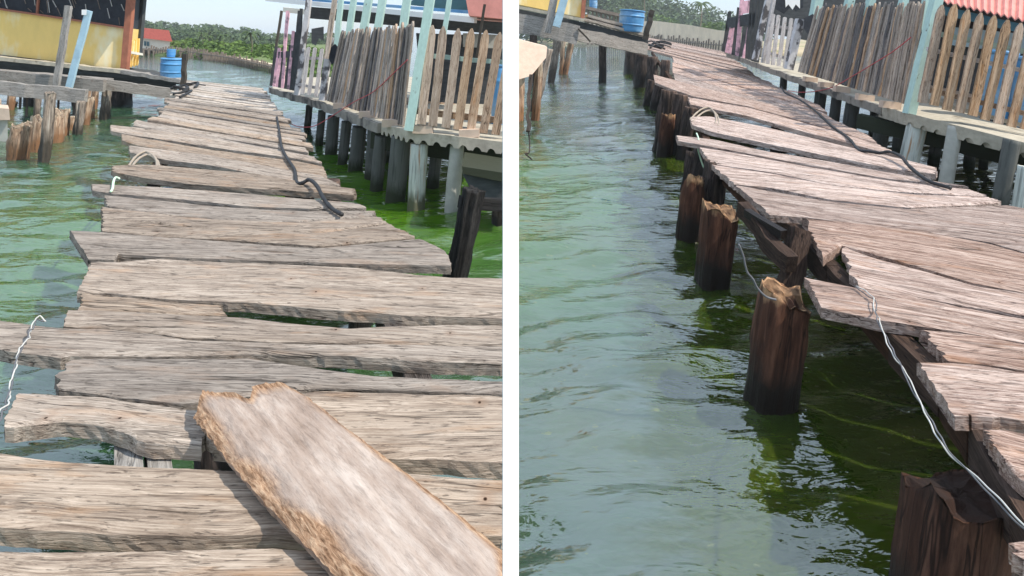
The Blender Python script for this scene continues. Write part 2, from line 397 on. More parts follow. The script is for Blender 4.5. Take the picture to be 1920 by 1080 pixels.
def water_mat():
    m = NT('green_sea_water'); g = m.n('NewGeometry').outputs['Position']
    big = m.noise(g, .5, 4, .55)
    sp = m.n('SeparateXYZ'); m.put(sp.inputs[0], g)
    # algae: greener round the stilts on the first walkway's side, murkier olive elsewhere
    alg = m.n('VectorMath', _operation='DISTANCE'); m.put(alg.inputs[0], g); alg.inputs[1].default_value = (-2.2, 7.2, 0)
    al = m.ramp(m.math('ADD', m.math('DIVIDE', alg.outputs['Value'], 9.), m.math('MULTIPLY', m.math('SUBTRACT', big, .5), .5)), [(.15, 1.), (.55, 0.)])
    col = m.mix(m.ramp(big, [(.35, 0.), (.65, 1.)]), (.030, .090, .060), (.062, .110, .045))
    sx = m.ramp(m.math('ADD', m.math('DIVIDE', sp.outputs[0], 4.), .4), [(.2, 0.), (.75, 1.)])
    col = m.mix(sx, col, m.mix(m.ramp(big, [(.35, 0.), (.65, 1.)]), (.050, .080, .088), (.092, .112, .080)))
    col = m.mix(al, col, (.062, .155, .005))
    # second walkway's dark reflection painted as olive water colour, edge combed by noise
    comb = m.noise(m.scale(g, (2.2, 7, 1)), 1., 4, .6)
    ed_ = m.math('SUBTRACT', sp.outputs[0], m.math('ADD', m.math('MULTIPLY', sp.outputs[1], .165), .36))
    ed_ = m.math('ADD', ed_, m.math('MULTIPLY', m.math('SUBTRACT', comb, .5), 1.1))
    dark_reflection = m.math('MULTIPLY', m.ramp(m.math('ADD', ed_, .68), [(.38, 0.), (.56, 1.)]), m.ramp(m.math('ADD', sp.outputs[0], m.math('MULTIPLY', m.math('SUBTRACT', big, .5), .8)), [(.1, 0.), (.75, 1.)]))
    col = m.mix(dark_reflection, col, m.mix(m.ramp(big, [(.35, 0.), (.65, 1.)]), (.020, .042, .004), (.052, .074, .006)))
    speck = m.noise(m.scale(g, (9, 22, 9)), 1., 3, .6)
    col = m.mix(m.ramp(speck, [(.66, 0.), (.72, .5)]), col, (.16, .18, .04))
    r1 = m.noise(m.scale(g, (2.4, 6.5, 1)), 1., 3, .5, .3); r2 = m.noise(m.scale(g, (8, 19, 1)), 1., 3, .55, .4)
    h = m.math('ADD', r1, m.math('MULTIPLY', r2, .22))
    m.b.inputs['IOR'].default_value = 1.85; m.b.inputs['Subsurface Weight'].default_value = .8; m.b.inputs['Subsurface Radius'].default_value = (.6, 1., .5); m.b.inputs['Subsurface Scale'].default_value = .16
    return m.done(col, .02, h, .62, .05, 1.)
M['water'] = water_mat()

# ------------------------------------------------------------------ camera, sky, sun
cam = bpy.data.cameras.new('camera'); co = bpy.data.objects.new('camera', cam); C.objects.link(co)
co.location = (0, 0, H); co.rotation_euler = (math.pi/2, 0, 0)
cam.sensor_width = 36; cam.lens = 36*F/1920; cam.shift_y = -(540-HZ)/1920; cam.clip_start = .05; cam.clip_end = 6000
S.camera = co
SUN = V((.61, -.20, .73)).normalized()
lamp = bpy.data.lights.new('sun', 'SUN'); lo = bpy.data.objects.new('sun', lamp); C.objects.link(lo)
lamp.energy = 5.; lamp.angle = math.radians(.5); lamp.color = (1, .93, .82); lo.rotation_euler = (-SUN).to_track_quat('-Z', 'Y').to_euler(); lo.location = (5, -3, 12)
W = bpy.data.worlds.new('World'); S.world = W; W.use_nodes = True; wt = W.node_tree
bg = wt.nodes['Background']; sky = wt.nodes.new('ShaderNodeTexSky'); sky.sky_type = 'NISHITA'; sky.sun_disc = False
sky.sun_elevation = math.asin(SUN.z); sky.sun_rotation = math.atan2(SUN.x, SUN.y); sky.air_density = 1.1; sky.dust_density = .4
tc = wt.nodes.new('ShaderNodeTexCoord'); mp = wt.nodes.new('ShaderNodeMapping'); mp.inputs['Scale'].default_value = (1.2, 1.2, 4.5)
wt.links.new(tc.outputs['Generated'], mp.inputs['Vector'])
cn = wt.nodes.new('ShaderNodeTexNoise'); cn.inputs['Scale'].default_value = 1.7; cn.inputs['Detail'].default_value = 7; cn.inputs['Roughness'].default_value = .55
wt.links.new(mp.outputs[0], cn.inputs['Vector'])
cr = wt.nodes.new('ShaderNodeValToRGB'); wt.links.new(cn.outputs['Fac'], cr.inputs[0])
cr.color_ramp.elements[0].position = .40; cr.color_ramp.elements[0].color = (.34, .34, .34, 1)
cr.color_ramp.elements[1].position = .66; cr.color_ramp.elements[1].color = (.9, .9, .9, 1)
mx = wt.nodes.new('ShaderNodeMix'); mx.data_type = 'RGBA'; sz_ = wt.nodes.new('ShaderNodeSeparateXYZ'); wt.links.new(tc.outputs['Generated'], sz_.inputs[0])
er = wt.nodes.new('ShaderNodeMapRange'); er.inputs[1].default_value = .12; er.inputs[2].default_value = .5; er.inputs[3].default_value = 0; er.inputs[4].default_value = .45; wt.links.new(sz_.outputs[2], er.inputs[0])
ad = wt.nodes.new('ShaderNodeMath'); ad.operation = 'ADD'; ad.use_clamp = True; wt.links.new(cr.outputs[0], ad.inputs[0]); wt.links.new(er.outputs[0], ad.inputs[1])
wt.links.new(ad.outputs[0], mx.inputs[0]); wt.links.new(sky.outputs[0], mx.inputs[6])
mx.inputs[7].default_value = (6.9, 8.5, 10.6, 1); wt.links.new(mx.outputs[2], bg.inputs['Color']); bg.inputs['Strength'].default_value = .115
S.view_settings.view_transform = 'Standard'; S.view_settings.look = 'None'; S.view_settings.exposure = .16; S.view_settings.gamma = 1

# ------------------------------------------------------------------ water
def wave(x, y, sp):
    q = x*.966+y*.26; r = -x*.26+y*.966; h = 0
    for fx, fy, a, o in ((.35, .9, .034, 0), (.9, 2.1, .032, 7), (1.7, 4.4, .036, 13), (3.6, 8.5, .0105, 29)):
        if sp*fy > .9: continue
        k = min(1, max(0, (.9-sp*fy)/.4))
        w = V((q*fx+.35*nz(q*fx*.7, r*fy*.4, o), r*fy+.5*nz(q*fx*.5, r*fy*.5, o+3), o))
        h += a*k*(noise.noise(w)*1.2-.5*abs(noise.noise(w+V((9, 5, 0)))))
    return h
ys = [-14, -8, -4, -1.5, 0]; y = .7
while y < 34: ys.append(y); y *= 1.0118
ys += [36, 40, 46, 54, 64, 80, 110, 160, 300, 700, 2000, 5000]
vs = []; fs = []; NX = 330
for iy, yy in enumerate(ys):
    hw = max(9, 1.15*yy+6)
    inner = 1.02*max(yy, .8)+.6
    for ix in range(NX+1):
        u = ix/NX*2-1
        x = inner*u/.96 if abs(u) <= .96 else math.copysign(inner+(hw-inner)*(abs(u)-.96)/.04, u)
        if yy > 60: x = u*yy*1.6
        sp = max(yy*.0118, 2*inner/NX)
        vs.append(V((x, yy, wave(x, yy, sp) if .5 < yy < 34 else 0)))
for iy in range(len(ys)-1):
    for ix in range(NX):
        a = iy*(NX+1)+ix; fs.append((a, a+1, a+NX+2, a+NX+1))
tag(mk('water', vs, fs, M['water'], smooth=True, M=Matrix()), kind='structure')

# ------------------------------------------------------------------ far shore
def shore(name, line, depth, z1, mat):
    vs = []; fs = []; n = 24
    P = [atz(px, py) for px, py in line]
    for i in range(n+1):
        p = poly_at(P, i/n); d = V((p.x, p.y, 0)).normalized()
        for f, z in ((-.4, -.6), (.0, .12), (1., z1*.6), (4., z1*.9), (12., z1), (depth*.5, z1), (depth, z1)):
            q = p+d*f; vs.append(V((q.x, q.y, z+.12*nz(i*1.3, f))))
    for i in range(n):
        for j in range(6): a = i*7+j; fs.append((a, a+7, a+8, a+1))
    return tag(mk(name, vs, fs, mat, smooth=True, M=Matrix()), kind='structure')
SHL = [(-300, 96), (150, 100), (262, 103), (360, 108), (430, 118), (520, 139), (640, 150)]
SHR = [(985, 81), (1095, 83), (1225, 87), (1345, 97), (1430, 104), (1800, 108)]
shore('shore_bank', SHL, 300, .5, M['grass'])
shore('far_shore_ground', SHR, 400, .6, M['sand'])

def leafball(vs, fs, c, rx, ry, rz, n, s, rnd, nrm=None):
    for _ in range(n):
        while 1:
            p = V((rnd.uniform(-1, 1), rnd.uniform(-1, 1), rnd.uniform(-1, 1)))
            l = p.length
            if .25 < l < 1: break
        if rnd.random() < .55: p = p/l*rnd.uniform(.82, 1.02)
        q = c+V((p.x*rx, p.y*ry, p.z*rz))
        a = rnd.uniform(0, 6.28); el = rnd.uniform(-.7, .9)
        U = V((math.cos(a), math.sin(a), rnd.uniform(-.4, .4))).normalized(); N = V((math.cos(a+1.6)*math.cos(el), math.sin(a+1.6)*math.cos(el), math.sin(el)))
        Wd = U.cross(N).normalized(); ss = s*rnd.uniform(.6, 1.4); o = len(vs)
        vs += [q-U*ss, q+Wd*ss*.55, q+U*ss, q-Wd*ss*.55]; fs.append((o, o+1, o+2, o+3))
def wood_mass(name, spans, mat, rnd, s):
    vs = []; fs = []
    for px, py, d, r in spans:                                # crown tops in the photo, distance, crown radius
        t = atd(px, py, d); zt = t.z
        for k in range(3):
            rr = r*rnd.uniform(.55, .95); c = V((t.x+rnd.uniform(-.7, .7)*r, t.y+rnd.uniform(-.5, .5)*r, zt-rr-k*r*.55*rnd.uniform(.6, 1)))
            leafball(vs, fs, c, rr*1.15, rr, rr, 80, s*d/100, rnd)
        zz = zt-r*1.6
        while zz > .5:
            c = V((t.x+rnd.uniform(-.6, .6)*r, t.y-rnd.uniform(0, .6)*r, zz)); leafball(vs, fs, c, r, r*.8, r*.7, 55, s*d/100, rnd); zz -= r*.8
    return tag(mk(name, vs, fs, mat, M=Matrix()), kind='stuff')
rnd = random.Random(3)
def profile(pts, x):
    for (a, b), (c, d) in zip(pts, pts[1:]):
        if a <= x <= c: return b+(d-b)*(x-a)/(c-a)
    return pts[-1][1]
pL = [(200, 36), (275, 38), (300, 39), (330, 43), (360, 43), (400, 45), (440, 52), (470, 51), (500, 62), (540, 62), (620, 62)]
sp = [(x, profile(pL, x)+rnd.uniform(-2, 3), rnd.uniform(170, 220), rnd.uniform(2.2, 3.4)) for x in range(190, 640, 9)]
sp += [(x+rnd.uniform(-3, 3), profile(pL, x)+rnd.uniform(6, 14), rnd.uniform(110, 140), rnd.uniform(1.3, 2.)) for x in range(190, 640, 8)]
wood_mass('distant_woods', sp, M['leaf'], rnd, .30)
sp = [(x, 74+(x-330)*.06+rnd.uniform(-5, 4), 66-(x-330)*.12+rnd.uniform(0, 4), rnd.uniform(.7, 1.)) for x in range(325, 640, 7)]
sp += [(x, 88+(x-330)*.08+rnd.uniform(-4, 4), 57-(x-330)*.105+rnd.uniform(0, 3), rnd.uniform(.45, .75)) for x in range(330, 620, 7)]
wood_mass('shore_shrubs', sp, M['leaf2'], rnd, .30)
pR = [(960, -45), (1110, -45), (1200, -34), (1250, -6), (1280, 2), (1310, 12), (1335, 15), (1365, 24), (1430, 30)]
sp = [(x, profile(pR, x)+rnd.uniform(-3, 4), rnd.uniform(200, 240), rnd.uniform(3.5, 5)) for x in range(960, 1430, 14)]
sp += [(x, profile(pR, x)+rnd.uniform(12, 30), rnd.uniform(180, 195), rnd.uniform(2.5, 4)) for x in range(960, 1430, 14)]
wood_mass('distant_woods', sp, M['leaf'], rnd, .30)

def bush(px, py, d, w, h, label, cat='bush', mat='leaf2', name='round_bush', group=None):
    t = atd(px, py, d); base = V((t.x, t.y, t.z-h)); root = thing(name, base, label, cat, group)
    vs = []; fs = []; r = random.Random(px*13+int(py))
    for k in range(6):
        c = base+V((r.uniform(-.4, .4)*w, r.uniform(-.2, .2)*w, h*r.uniform(.35, .72)))
        leafball(vs, fs, c, w*.3, w*.25, h*.3, 90, .2*d/70, r)
    mk('crown', vs, fs, M[mat], root)
    bar('trunk', base-V((0, 0, .1)), base+V((0, 0, h*.5)), .12, .12, M['bark'], root)
for px, py, d, w, h, lb in ((345, 72, 75, 2.8, 2.5, 'bright green bush beside the white house with the red roof'), (375, 80, 70, 3.0, 1.9, 'low green bush left of the small white hut on the shore'),
                            (447, 91, 52, 2.6, 1.6, 'bright green bush just right of the small white hut'), (475, 95, 46, 2.4, 1.5, 'low bush on the bank behind the stake fence near the grey post'),
                            (1240, 26, 165, 9, 7.5, 'broad bright green bush on the bank behind the rotted far pier'), (1335, 36, 120, 5, 5, 'green bush by the pink striped fence on the far bank')):
    bush(px, py, d, w, h, lb, group=None)

def palm(px_top, px_base, d, h, fr, label):
    t = atd(px_top[0], px_top[1], d); b = atd(px_base[0], px_base[1], d+.5); root = thing('palm_tree', b, label, 'palm tree', 'palms on the far shore')
    r = random.Random(int(px_top[0]))
    vs, fs = tube_geo([b, b.lerp(t, .5)+V((.15, 0, 0)), t], h*.018, 6, 4); mk('trunk', vs, fs, M['bark'], root, True)
    vs = []; fs = []
    for k in range(13):
        a = k*6.28/13+r.uniform(-.2, .2); L = fr*r.uniform(.75, 1.1); up = r.uniform(.1, .9)
        D = V((math.cos(a), math.sin(a), 0)); pr = t
        for s in range(1, 7):
            u = s/6; p = t+D*L*u+V((0, 0, L*(up*u-1.15*u*u)))
            w = .13*fr*(1-.75*u); sd = D.cross(V((0, 0, 1)))
            for sg in (-1, 1):
                o = len(vs); vs += [pr, p, p+sd*sg*w-V((0, 0, w*.8)), pr+sd*sg*w-V((0, 0, w*.8))]; fs.append((o, o+1, o+2, o+3))
            pr = p
    mk('crown', vs, fs, M['palm'], root)
for a, b, d, h, fr, lb in (((378, 62), (378, 105), 62, 2.4, .9, 'palm with a pale thin trunk just left of the small white hut'), ((390, 68), (393, 106), 60, 2.2, .85, 'short palm close beside the small white hut on the bank'),
                           ((470, 62), (469, 112), 48, 2.2, .95, 'palm standing above the stake fence at the open end of the shore'), ((418, 66), (416, 108), 58, 2.3, .9, 'palm rising straight behind the small white hut'),
                           ((1316, 6), (1312, 60), 130, 6, 3.2, 'tall palm on the far bank left of the pink striped fence'), ((1208, -6), (1207, 50), 150, 7, 3., 'palm behind the upturned blue barrel on the far shore')):
    palm(a, b, d, h, fr, lb)

# white house with red roof
h0 = atz(290, 101); hr = thing('shore_house', h0, 'cream stilt house with a bright red roof on the far shore', 'house')
hw_ = px_slab('wall', [(250, 66), (320, 77), (316, 94), (250, 89)], 62, 5, M['cream'], hr)
px_slab('roof', [(248, 50), (317, 57), (323, 78), (248, 69)], 61.6, 6, M['redroof'], hr)
px_slab('window', [(270, 77), (274, 77.5), (274, 86), (270, 85.5)], 61.9, .3, M['teal'], hw_); px_slab('window', [(275.5, 78), (279.5, 78.5), (279.5, 86.5), (275.5, 86)], 61.9, .3, M['teal'], hw_)
px_slab('platform', [(246, 89), (330, 95), (330, 98), (246, 92)], 61, 6, M['stake'], hr)
for i in range(9): bar('stilt', atd(250+i*9.5, 92+i*.7, 60.7), atd(250+i*9.5, 105+i*.6, 60.7), .12, .12, M['stake'], hr)
sh = thing('white_hut', atd(418, 108, 56), 'tiny white hut among the trees on the bank', 'hut')
px_slab('wall', [(411, 98), (428, 99), (428, 108), (411, 107)], 56, 2, M['white'], sh); px_slab('roof', [(408, 95), (430, 96), (430, 99), (408, 98)], 55.8, 2.4, M['sandwall'], sh)
# tan retaining walls and stake fences along the waterline
def stake_fence(line, top, n, label, lift, wall, wl):
    P = [atz(px, py) for px, py in line]; root = thing('stake_fence', P[len(P)//2], label, 'stake fence')
    vs = []; fs = []
    for i in range(n):
        p = poly_at(P, (i+.5)/n); d = p.y
        h = lift*d/F*random.uniform(.75, 1.15); w = d/F*1.2; x = random.uniform(-.3, .3)*w; o = len(vs)
        for z in (-.2, h):
            for sx, sy in ((-1, -1), (1, -1), (1, 1), (-1, 1)): vs.append(V((p.x+x+sx*w*.8+(z > 0)*h*.12, p.y+sy*w, z)))
        for q in range(4): fs.append((o+q, o+(q+1) % 4, o+4+(q+1) % 4, o+4+q))
        fs.append((o+4, o+5, o+6, o+7))
    st = mk('stake', vs, fs, M['stake'], root); st['kind'] = 'stuff'
    up = [p+V((0, 0, lift*.62*p.y/F)) for p in P]
    for a, b in zip(up, up[1:]): bar('rail', a, b, .05*a.y/40, .05*a.y/40, M['stake'], root, V((0, 0, 1)), n=2)
    wr = [V((p.x*1.02, p.y*1.02, -.2)) for p in P]; wt_ = [V((p.x*1.02, p.y*1.02, wall(i)*p.y/F)) for i, p in enumerate(P)]
    vs = []; fs = []; m = len(P)
    for a, b in zip(wr, wt_): vs += [a, b, b+V((b.x, b.y, 0)).normalized()*(.03*b.y), a+V((a.x, a.y, 0)).normalized()*(.03*a.y)]
    for i in range(m-1):
        for q in range(4): fs.append((i*4+q, i*4+(q+1) % 4, (i+1)*4+(q+1) % 4, (i+1)*4+q))
    tag(mk('bank_wall', vs, fs, M['sandwall']), wl, 'bank wall')
stake_fence([(255, 103), (310, 105), (360, 109), (430, 119), (520, 139), (560, 148)], 0, 95, 'grey stake fence standing in the water below the wooded shore', 18, lambda i: (8, 8, 9, 13, 16, 16)[i], 'low tan bank wall behind the stakes under the trees')
stake_fence([(1100, 83), (1160, 85), (1225, 88), (1290, 93), (1345, 98), (1430, 105)], 0, 80, 'dark stake fence in front of the tall tan bank wall', 22, lambda i: (40, 42, 50, 47, 42, 40)[i], 'tall tan bank wall beyond the end of the pinkish walkway')

# ------------------------------------------------------------------ first walkway
WL = thing('plank_walkway', GL(330, 800)-V((0, 0, .72)), 'weathered grey plank walkway carrying the loose brown board and ending at the blue barrel', 'walkway')
dk = M['deck']; R_ = 956
def PL(back, front, **k): return plank(WL, back, front, GL, dk, **k)
PL([(-70, 1026), (150, 1022), (480, 1019), (R_, 1030)], [(-70, 1165), (400, 1165), (R_, 1172)])
PL([(-70, 838), (0, 843), (135, 858), (275, 866), (415, 874), (560, 880), (760, 884), (R_, 891)], [(-70, 980), (0, 985), (170, 992), (250, 999), (480, 1001), (700, 1000), (R_, 1001)], label='wide near plank lying partly under the loose board')
PL([(36, 730), (100, 733), (200, 742), (290, 752), (345, 757), (382, 762)], [(4, 800), (60, 796), (100, 793), (200, 799), (238, 808), (262, 826), (290, 828), (381, 834)], endj=.012, label='short rotted plank with a chewed front edge', edge=.012)
PL([(388, 764), (600, 727), (R_, 740)], [(396, 832), (600, 846), (752, 859), (R_, 867)])
PL([(130, 669), (300, 668), (460, 668), (560, 685), (700, 705), (R_, 713)], [(101, 728), (200, 740), (290, 750), (345, 755), (460, 742), (600, 725), (R_, 738)])
PL([(130, 578), (200, 579), (300, 583), (460, 591), (575, 604), (652, 611), (786, 606), (R_, 603)], [(117, 609), (190, 611), (280, 620), (350, 631), (430, 634), (590, 640), (R_, 645)], endj=.012)
PL([(-25, 594), (65, 608), (117, 614), (190, 614), (280, 623), (350, 635), (430, 637), (590, 643), (R_, 648)], [(-25, 652), (0, 655), (115, 671), (132, 667), (300, 665), (460, 660), (590, 664), (760, 675), (R_, 682)], label='plank jutting out over the water with a long crack')
PL([(150, 540), (207, 548), (267, 554), (355, 561), (415, 567)], [(146, 574), (200, 576), (300, 581), (425, 586)], dz=-.012)
PL([(172, 489), (218, 488), (300, 479), (460, 488), (667, 498), (845, 517), (R_, 517)], [(145, 546), (207, 545), (267, 551), (355, 558), (460, 564), (593, 575), (756, 587), (R_, 594)], endj=.015)
PL([(129, 430), (190, 432), (400, 447), (600, 463), (790, 446), (836, 470)], [(166, 482), (217, 484), (222, 472), (300, 476), (460, 484), (667, 493), (845, 496)], endj=.01, label='pale plank with a bevelled end over the water', edge=.004)
PL([(190, 408), (400, 429), (600, 436), (730, 418)], [(190, 431), (400, 446), (600, 461), (781, 443)])
PL([(190, 385), (280, 398), (400, 411), (560, 415), (705, 404)], [(190, 407), (400, 428), (600, 435), (730, 417)])
PL([(198, 364), (300, 373), (480, 389), (580, 394), (700, 392)], [(197, 382), (280, 396), (400, 409), (560, 413), (704, 402)], dz=-.004)
PL([(170, 347), (300, 351), (450, 362), (663, 383)], [(172, 359), (205, 364), (300, 370), (460, 386), (580, 392), (690, 391)], dz=.012, label='thin plank with a cut end poking out beyond the others')
PL([(210, 315), (260, 312), (300, 313), (480, 328), (560, 345), (665, 358)], [(211, 326), (260, 335), (350, 347), (480, 358), (665, 370)], dz=.022, label='plank with a rope loop round its outer end')
PL([(241, 273), (300, 279), (400, 292), (480, 309), (600, 330), (616, 338)], [(243, 286), (300, 297), (400, 312), (480, 328), (560, 343), (640, 350)], dz=.01)
PL([(227, 250), (262, 257), (400, 280), (560, 300), (606, 310)], [(229, 262), (255, 271), (300, 277), (480, 307), (614, 334)])
PL([(207, 235), (260, 240), (400, 262), (560, 290), (597, 302)], [(208, 246), (250, 254), (400, 277), (560, 298), (604, 308)], dz=.012, label='round-ended plank sticking far out over the water')
Lp = [(262, 238), (267, 231), (275, 223), (296, 217), (306, 206), (314, 200), (318, 190), (322, 182), (334, 170), (338, 164), (342, 157), (345, 150)]
Rp = [(594, 300), (588, 282), (572, 266), (562, 250), (551, 240), (541, 226), (530, 214), (520, 204), (510, 194), (502, 183), (498, 174), (494, 165)]
LW = [GL(*p) for p in Lp]; RW = [GL(*p) for p in Rp]
n = 33
ws = [random.uniform(.7, 1.35) for _ in range(n)]; tot = sum(ws); acc = 0
ident = lambda *p: V(p)
for i in range(n):
    t0 = acc/tot; acc += ws[i]; t1 = acc/tot
    a0, a1 = poly_at(LW, t0), poly_at(LW, t1); b0, b1 = poly_at(RW, t0), poly_at(RW, t1)
    ax = (b0-a0).normalized(); ja = random.uniform(-.28, .14); jb = random.uniform(-.1, .12)
    sk = random.uniform(-.04, .04)
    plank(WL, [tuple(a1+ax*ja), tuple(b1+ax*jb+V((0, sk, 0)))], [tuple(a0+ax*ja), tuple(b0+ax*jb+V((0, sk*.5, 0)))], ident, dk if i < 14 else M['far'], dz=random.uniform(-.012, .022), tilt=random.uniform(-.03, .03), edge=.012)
def stringer(root, P, w, t, mat, name='stringer'):
    for a, b in zip(P, P[1:]): bar(name, a, b, w, t, mat, root, V((1, 0, 0)), n=10)
s1 = atz(243, 850, .655); s2 = atz(253, 1014, .655); dv = (s1-s2).normalized()
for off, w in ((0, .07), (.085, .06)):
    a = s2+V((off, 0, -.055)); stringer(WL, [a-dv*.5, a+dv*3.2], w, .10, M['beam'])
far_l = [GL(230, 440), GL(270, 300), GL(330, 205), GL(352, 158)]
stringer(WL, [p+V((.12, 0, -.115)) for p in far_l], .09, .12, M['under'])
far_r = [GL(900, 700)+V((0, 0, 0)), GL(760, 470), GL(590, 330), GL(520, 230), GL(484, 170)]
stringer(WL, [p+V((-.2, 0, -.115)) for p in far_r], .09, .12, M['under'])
for p in (GL(300, 300), GL(330, 215), GL(350, 175), GL(580, 330), GL(525, 235), GL(480, 180), GL(620, 420), GL(300, 640)):
    q = V((p.x+.15, p.y+.12, 0)); pile('pile', q+V((0, 0, .66)), q, .15, M['pile_dark'], WL, rag=.01, n=10, k=12)

# loose brown board
def loose_board():
    zt = .79
    g = lambda px, py: atz(px, py, zt)
    Lft = [g(352, 750), g(420, 838), g(500, 928), g(575, 1002), g(660, 1092), g(716, 1150)]
    Rgt = [g(566, 728), g(640, 790), g(745, 868), g(850, 950), g(944, 1028), g(952, 1096)]
    nu, nv = 120, 46; top = []; raw = []
    for i in range(nu+1):
        t = i/nu; a = poly_at(Lft, t); b = poly_at(Rgt, t); ax = (poly_at(Lft, min(1, t+.02))-poly_at(Lft, max(0, t-.02))).normalized()
        for j in range(nv+1):
            v = j/nv; p = a.lerp(b, v)
            p = p+(b-a).normalized()*.0035*(nz(t*22, 3)+nz(t*60, 8))*(1 if v < .1 or v > .9 else 0)
            rg = 0.
            # ragged far end: two torn tongues with a gap between them
            e = max(0, 1-t/.13)
            tongue = .115*(math.exp(-((v-.26)/.17)**4)+math.exp(-((v-.74)/.20)**4))+.02*nz(v*9, 1)+.014*nz(v*30, 4)-.05
            p = p-ax*e*tongue
            bev = max(0, 1-v/(.26+.10*nz(t*6, 8))); bev2 = max(0, (v-.86)/.14)
            z = -.030*bev**1.6-.012*bev2**2+.004*nz(t*7, v*9, 2)+.003*nz(t*30, v*40, 6)*(1+2*bev+e)
            z -= e*.022*max(0, nz(v*5, t*20, 9)+.25)
            rg = max(bev*(.95+.5*nz(t*5, 3)), bev2*.75, e*1.0-.2, .62*max(0, (v-.62)/.38)*(.5+nz(t*4, 5)))
            raw.append(rg); top.append(V((p.x, p.y, zt+.004+z)))
    k = nv+1; vs = list(top); fs = []; sm = []
    for i in range(nu):
        for j in range(nv): fs.append((i*k+j, (i+1)*k+j, (i+1)*k+j+1, i*k+j+1)); sm.append(True)
    border = [i*k for i in range(nu+1)]+[nu*k+j for j in range(1, k)]+[i*k+nv for i in range(nu-1, -1, -1)]+[j for j in range(nv-1, 0, -1)]
    o = len(vs); m = len(border)
    for r in range(3):
        for q, b in enumerate(border):
            p = top[b]; zz = p.z+(.731-p.z)*r/2
            vs.append(V((p.x+.004*nz(q*.5, r*4.)*(r == 1)+.012*(r > 0), p.y+.008*(r > 0), zz))); raw.append(.5)
    for r in range(2):
        for q in range(m): fs.append((o+r*m+q, o+(r+1)*m+q, o+(r+1)*m+(q+1) % m, o+r*m+(q+1) % m)[::-1]); sm.append(False)
    fs.append(tuple(o+2*m+q for q in range(m))); sm.append(False)
    d = Rgt[-1]-Rgt[0]
    ob = mk('loose_board', vs, fs, M['board'], None, sm, math.atan2(d.y, d.x), ('raw', raw))
    tag(ob, 'thick brown board with torn fibrous edges lying loose across the grey planks', 'board')
loose_board()

# cables, cords and wires
def run(pts, G, dz): return [G(px, py)+V((0, 0, dz+(e[0] if e else 0))) for px, py, *e in pts]
ca = tube('cable', run([(519, 222), (523, 245), (528, 278), (538, 300), (552, 322), (556, 345), (566, 353, .02), (580, 354, .05), (594, 366, .05), (607, 383, .02), (622, 396), (641, 408)], GL, .02), .0145, M['cable'], wob=.25)
tag(ca, 'thick black cable snaking over the grey walkway beside the fence', 'cable')
def twisted(name, P, r, mats, sep, label, cat, turns=.33):
    root = thing(name, P[-1], label, cat); P = [poly_at(P, i/70) for i in range(71)]
    for s, mt in zip((0, 1), mats):
        Q = []
        for i, p in enumerate(P):
            a = i*turns+s*math.pi; Q.append(p+V((math.cos(a), math.sin(a)*.5, math.sin(a)))*sep*(.7+.8*abs(nz(i*.17, s)))+V((nz(i*.3, 4), 0, nz(i*.3, 8)))*.008)
        vs, fs = tube_geo(Q, r, 7, 2); mk('strand', vs, fs, M[mt], root, True)
wp = [(84, 612, .0), (72, 611, .015), (64, 622, .015), (56, 640, .01), (47, 657, .012), (38, 672, .012), (33, 686, .01), (27, 707, .005), (21, 728, 0), (18, 752, .0), (12, 775, 0), (2, 790, .01), (-4, 806, 0)]
twisted('twisted_wire', [GL(a, b)+V((0, 0, .02+c)) for a, b, c in wp], .0025, ('wire', 'wire_dark'), .0055, 'pale twisted wire tied over the plank jutting into the water', 'wire')
tag(tube('green_cord', run([(224, 340), (217, 342, .02), (213, 349, .02), (211, 358), (208, 364)], GL, .02), .009, M['wire_green']), 'pale green cord hanging off a plank end', 'cord')
lp = [(238, 318), (252, 300, .03), (264, 292, .05), (274, 290, .055), (286, 296, .05), (293, 305, .03), (294, 314)]
rl = thing('rope_loop', GL(265, 315), 'straw coloured rope looped round a plank end of the grey walkway', 'rope')
for q in range(2):
    vs, fs = tube_geo(run([(a+q*4, b+q*4, *[z*.36*(1-.5*q) for z in c or [0]]) for a, b, *c in lp], GL, .008), .012, 7, wob=.5); mk('strand', vs, fs, M['rope'], rl, True)

# ------------------------------------------------------------------ second walkway
WR = thing('plank_walkway', GR(1650, 600)-V((0, 0, .6)), 'pinkish plank walkway with broken jagged ends above rotted piles', 'walkway')
dp = M['deck_pink']
def PR(back, front, **k): k.setdefault('T', .05); return plank(WR, back, front, GR, dp, **k)
E2 = 2150
PR([(1884, 1006), (1920, 1004), (E2, 1010)], [(1912, 1048), (1960, 1090), (E2, 1130)])
PR([(1842, 796), (1880, 800), (1925, 807), (E2, 838)], [(1868, 852), (1922, 902), (E2, 965)], endj=.04)
PR([(1721, 674), (1780, 676), (1850, 682), (1920, 694), (E2, 722)], [(1781, 775), (1850, 780), (1920, 785), (E2, 806)], endj=.02, label='square-ended plank with a worn bright front edge')
PR([(1724, 613), (1800, 621), (1920, 641), (E2, 671)], [(1776, 671), (1850, 679), (1920, 691), (E2, 718)], endj=.03)
PR([(1508, 517), (1600, 539), (1700, 550), (1800, 572), (1920, 592), (E2, 625)], [(1538, 574), (1640, 599), (1722, 611), (1800, 619), (1920, 639), (E2, 669)], endj=.02, label='plank jutting out beyond its neighbours with a long crack')
PR([(1573, 457), (1640, 480), (1707, 499), (1825, 533), (1920, 549), (E2, 585)], [(1604, 534), (1700, 548), (1800, 570), (1920, 590), (E2, 623)], endj=.03)
PR([(1506, 406), (1600, 416), (1683, 426), (1855, 454), (1920, 472), (E2, 512)], [(1542, 482), (1578, 459), (1707, 496), (1825, 530), (1920, 547), (E2, 583)], endj=.03, label='plank with a jagged torn end above the leaning pile')
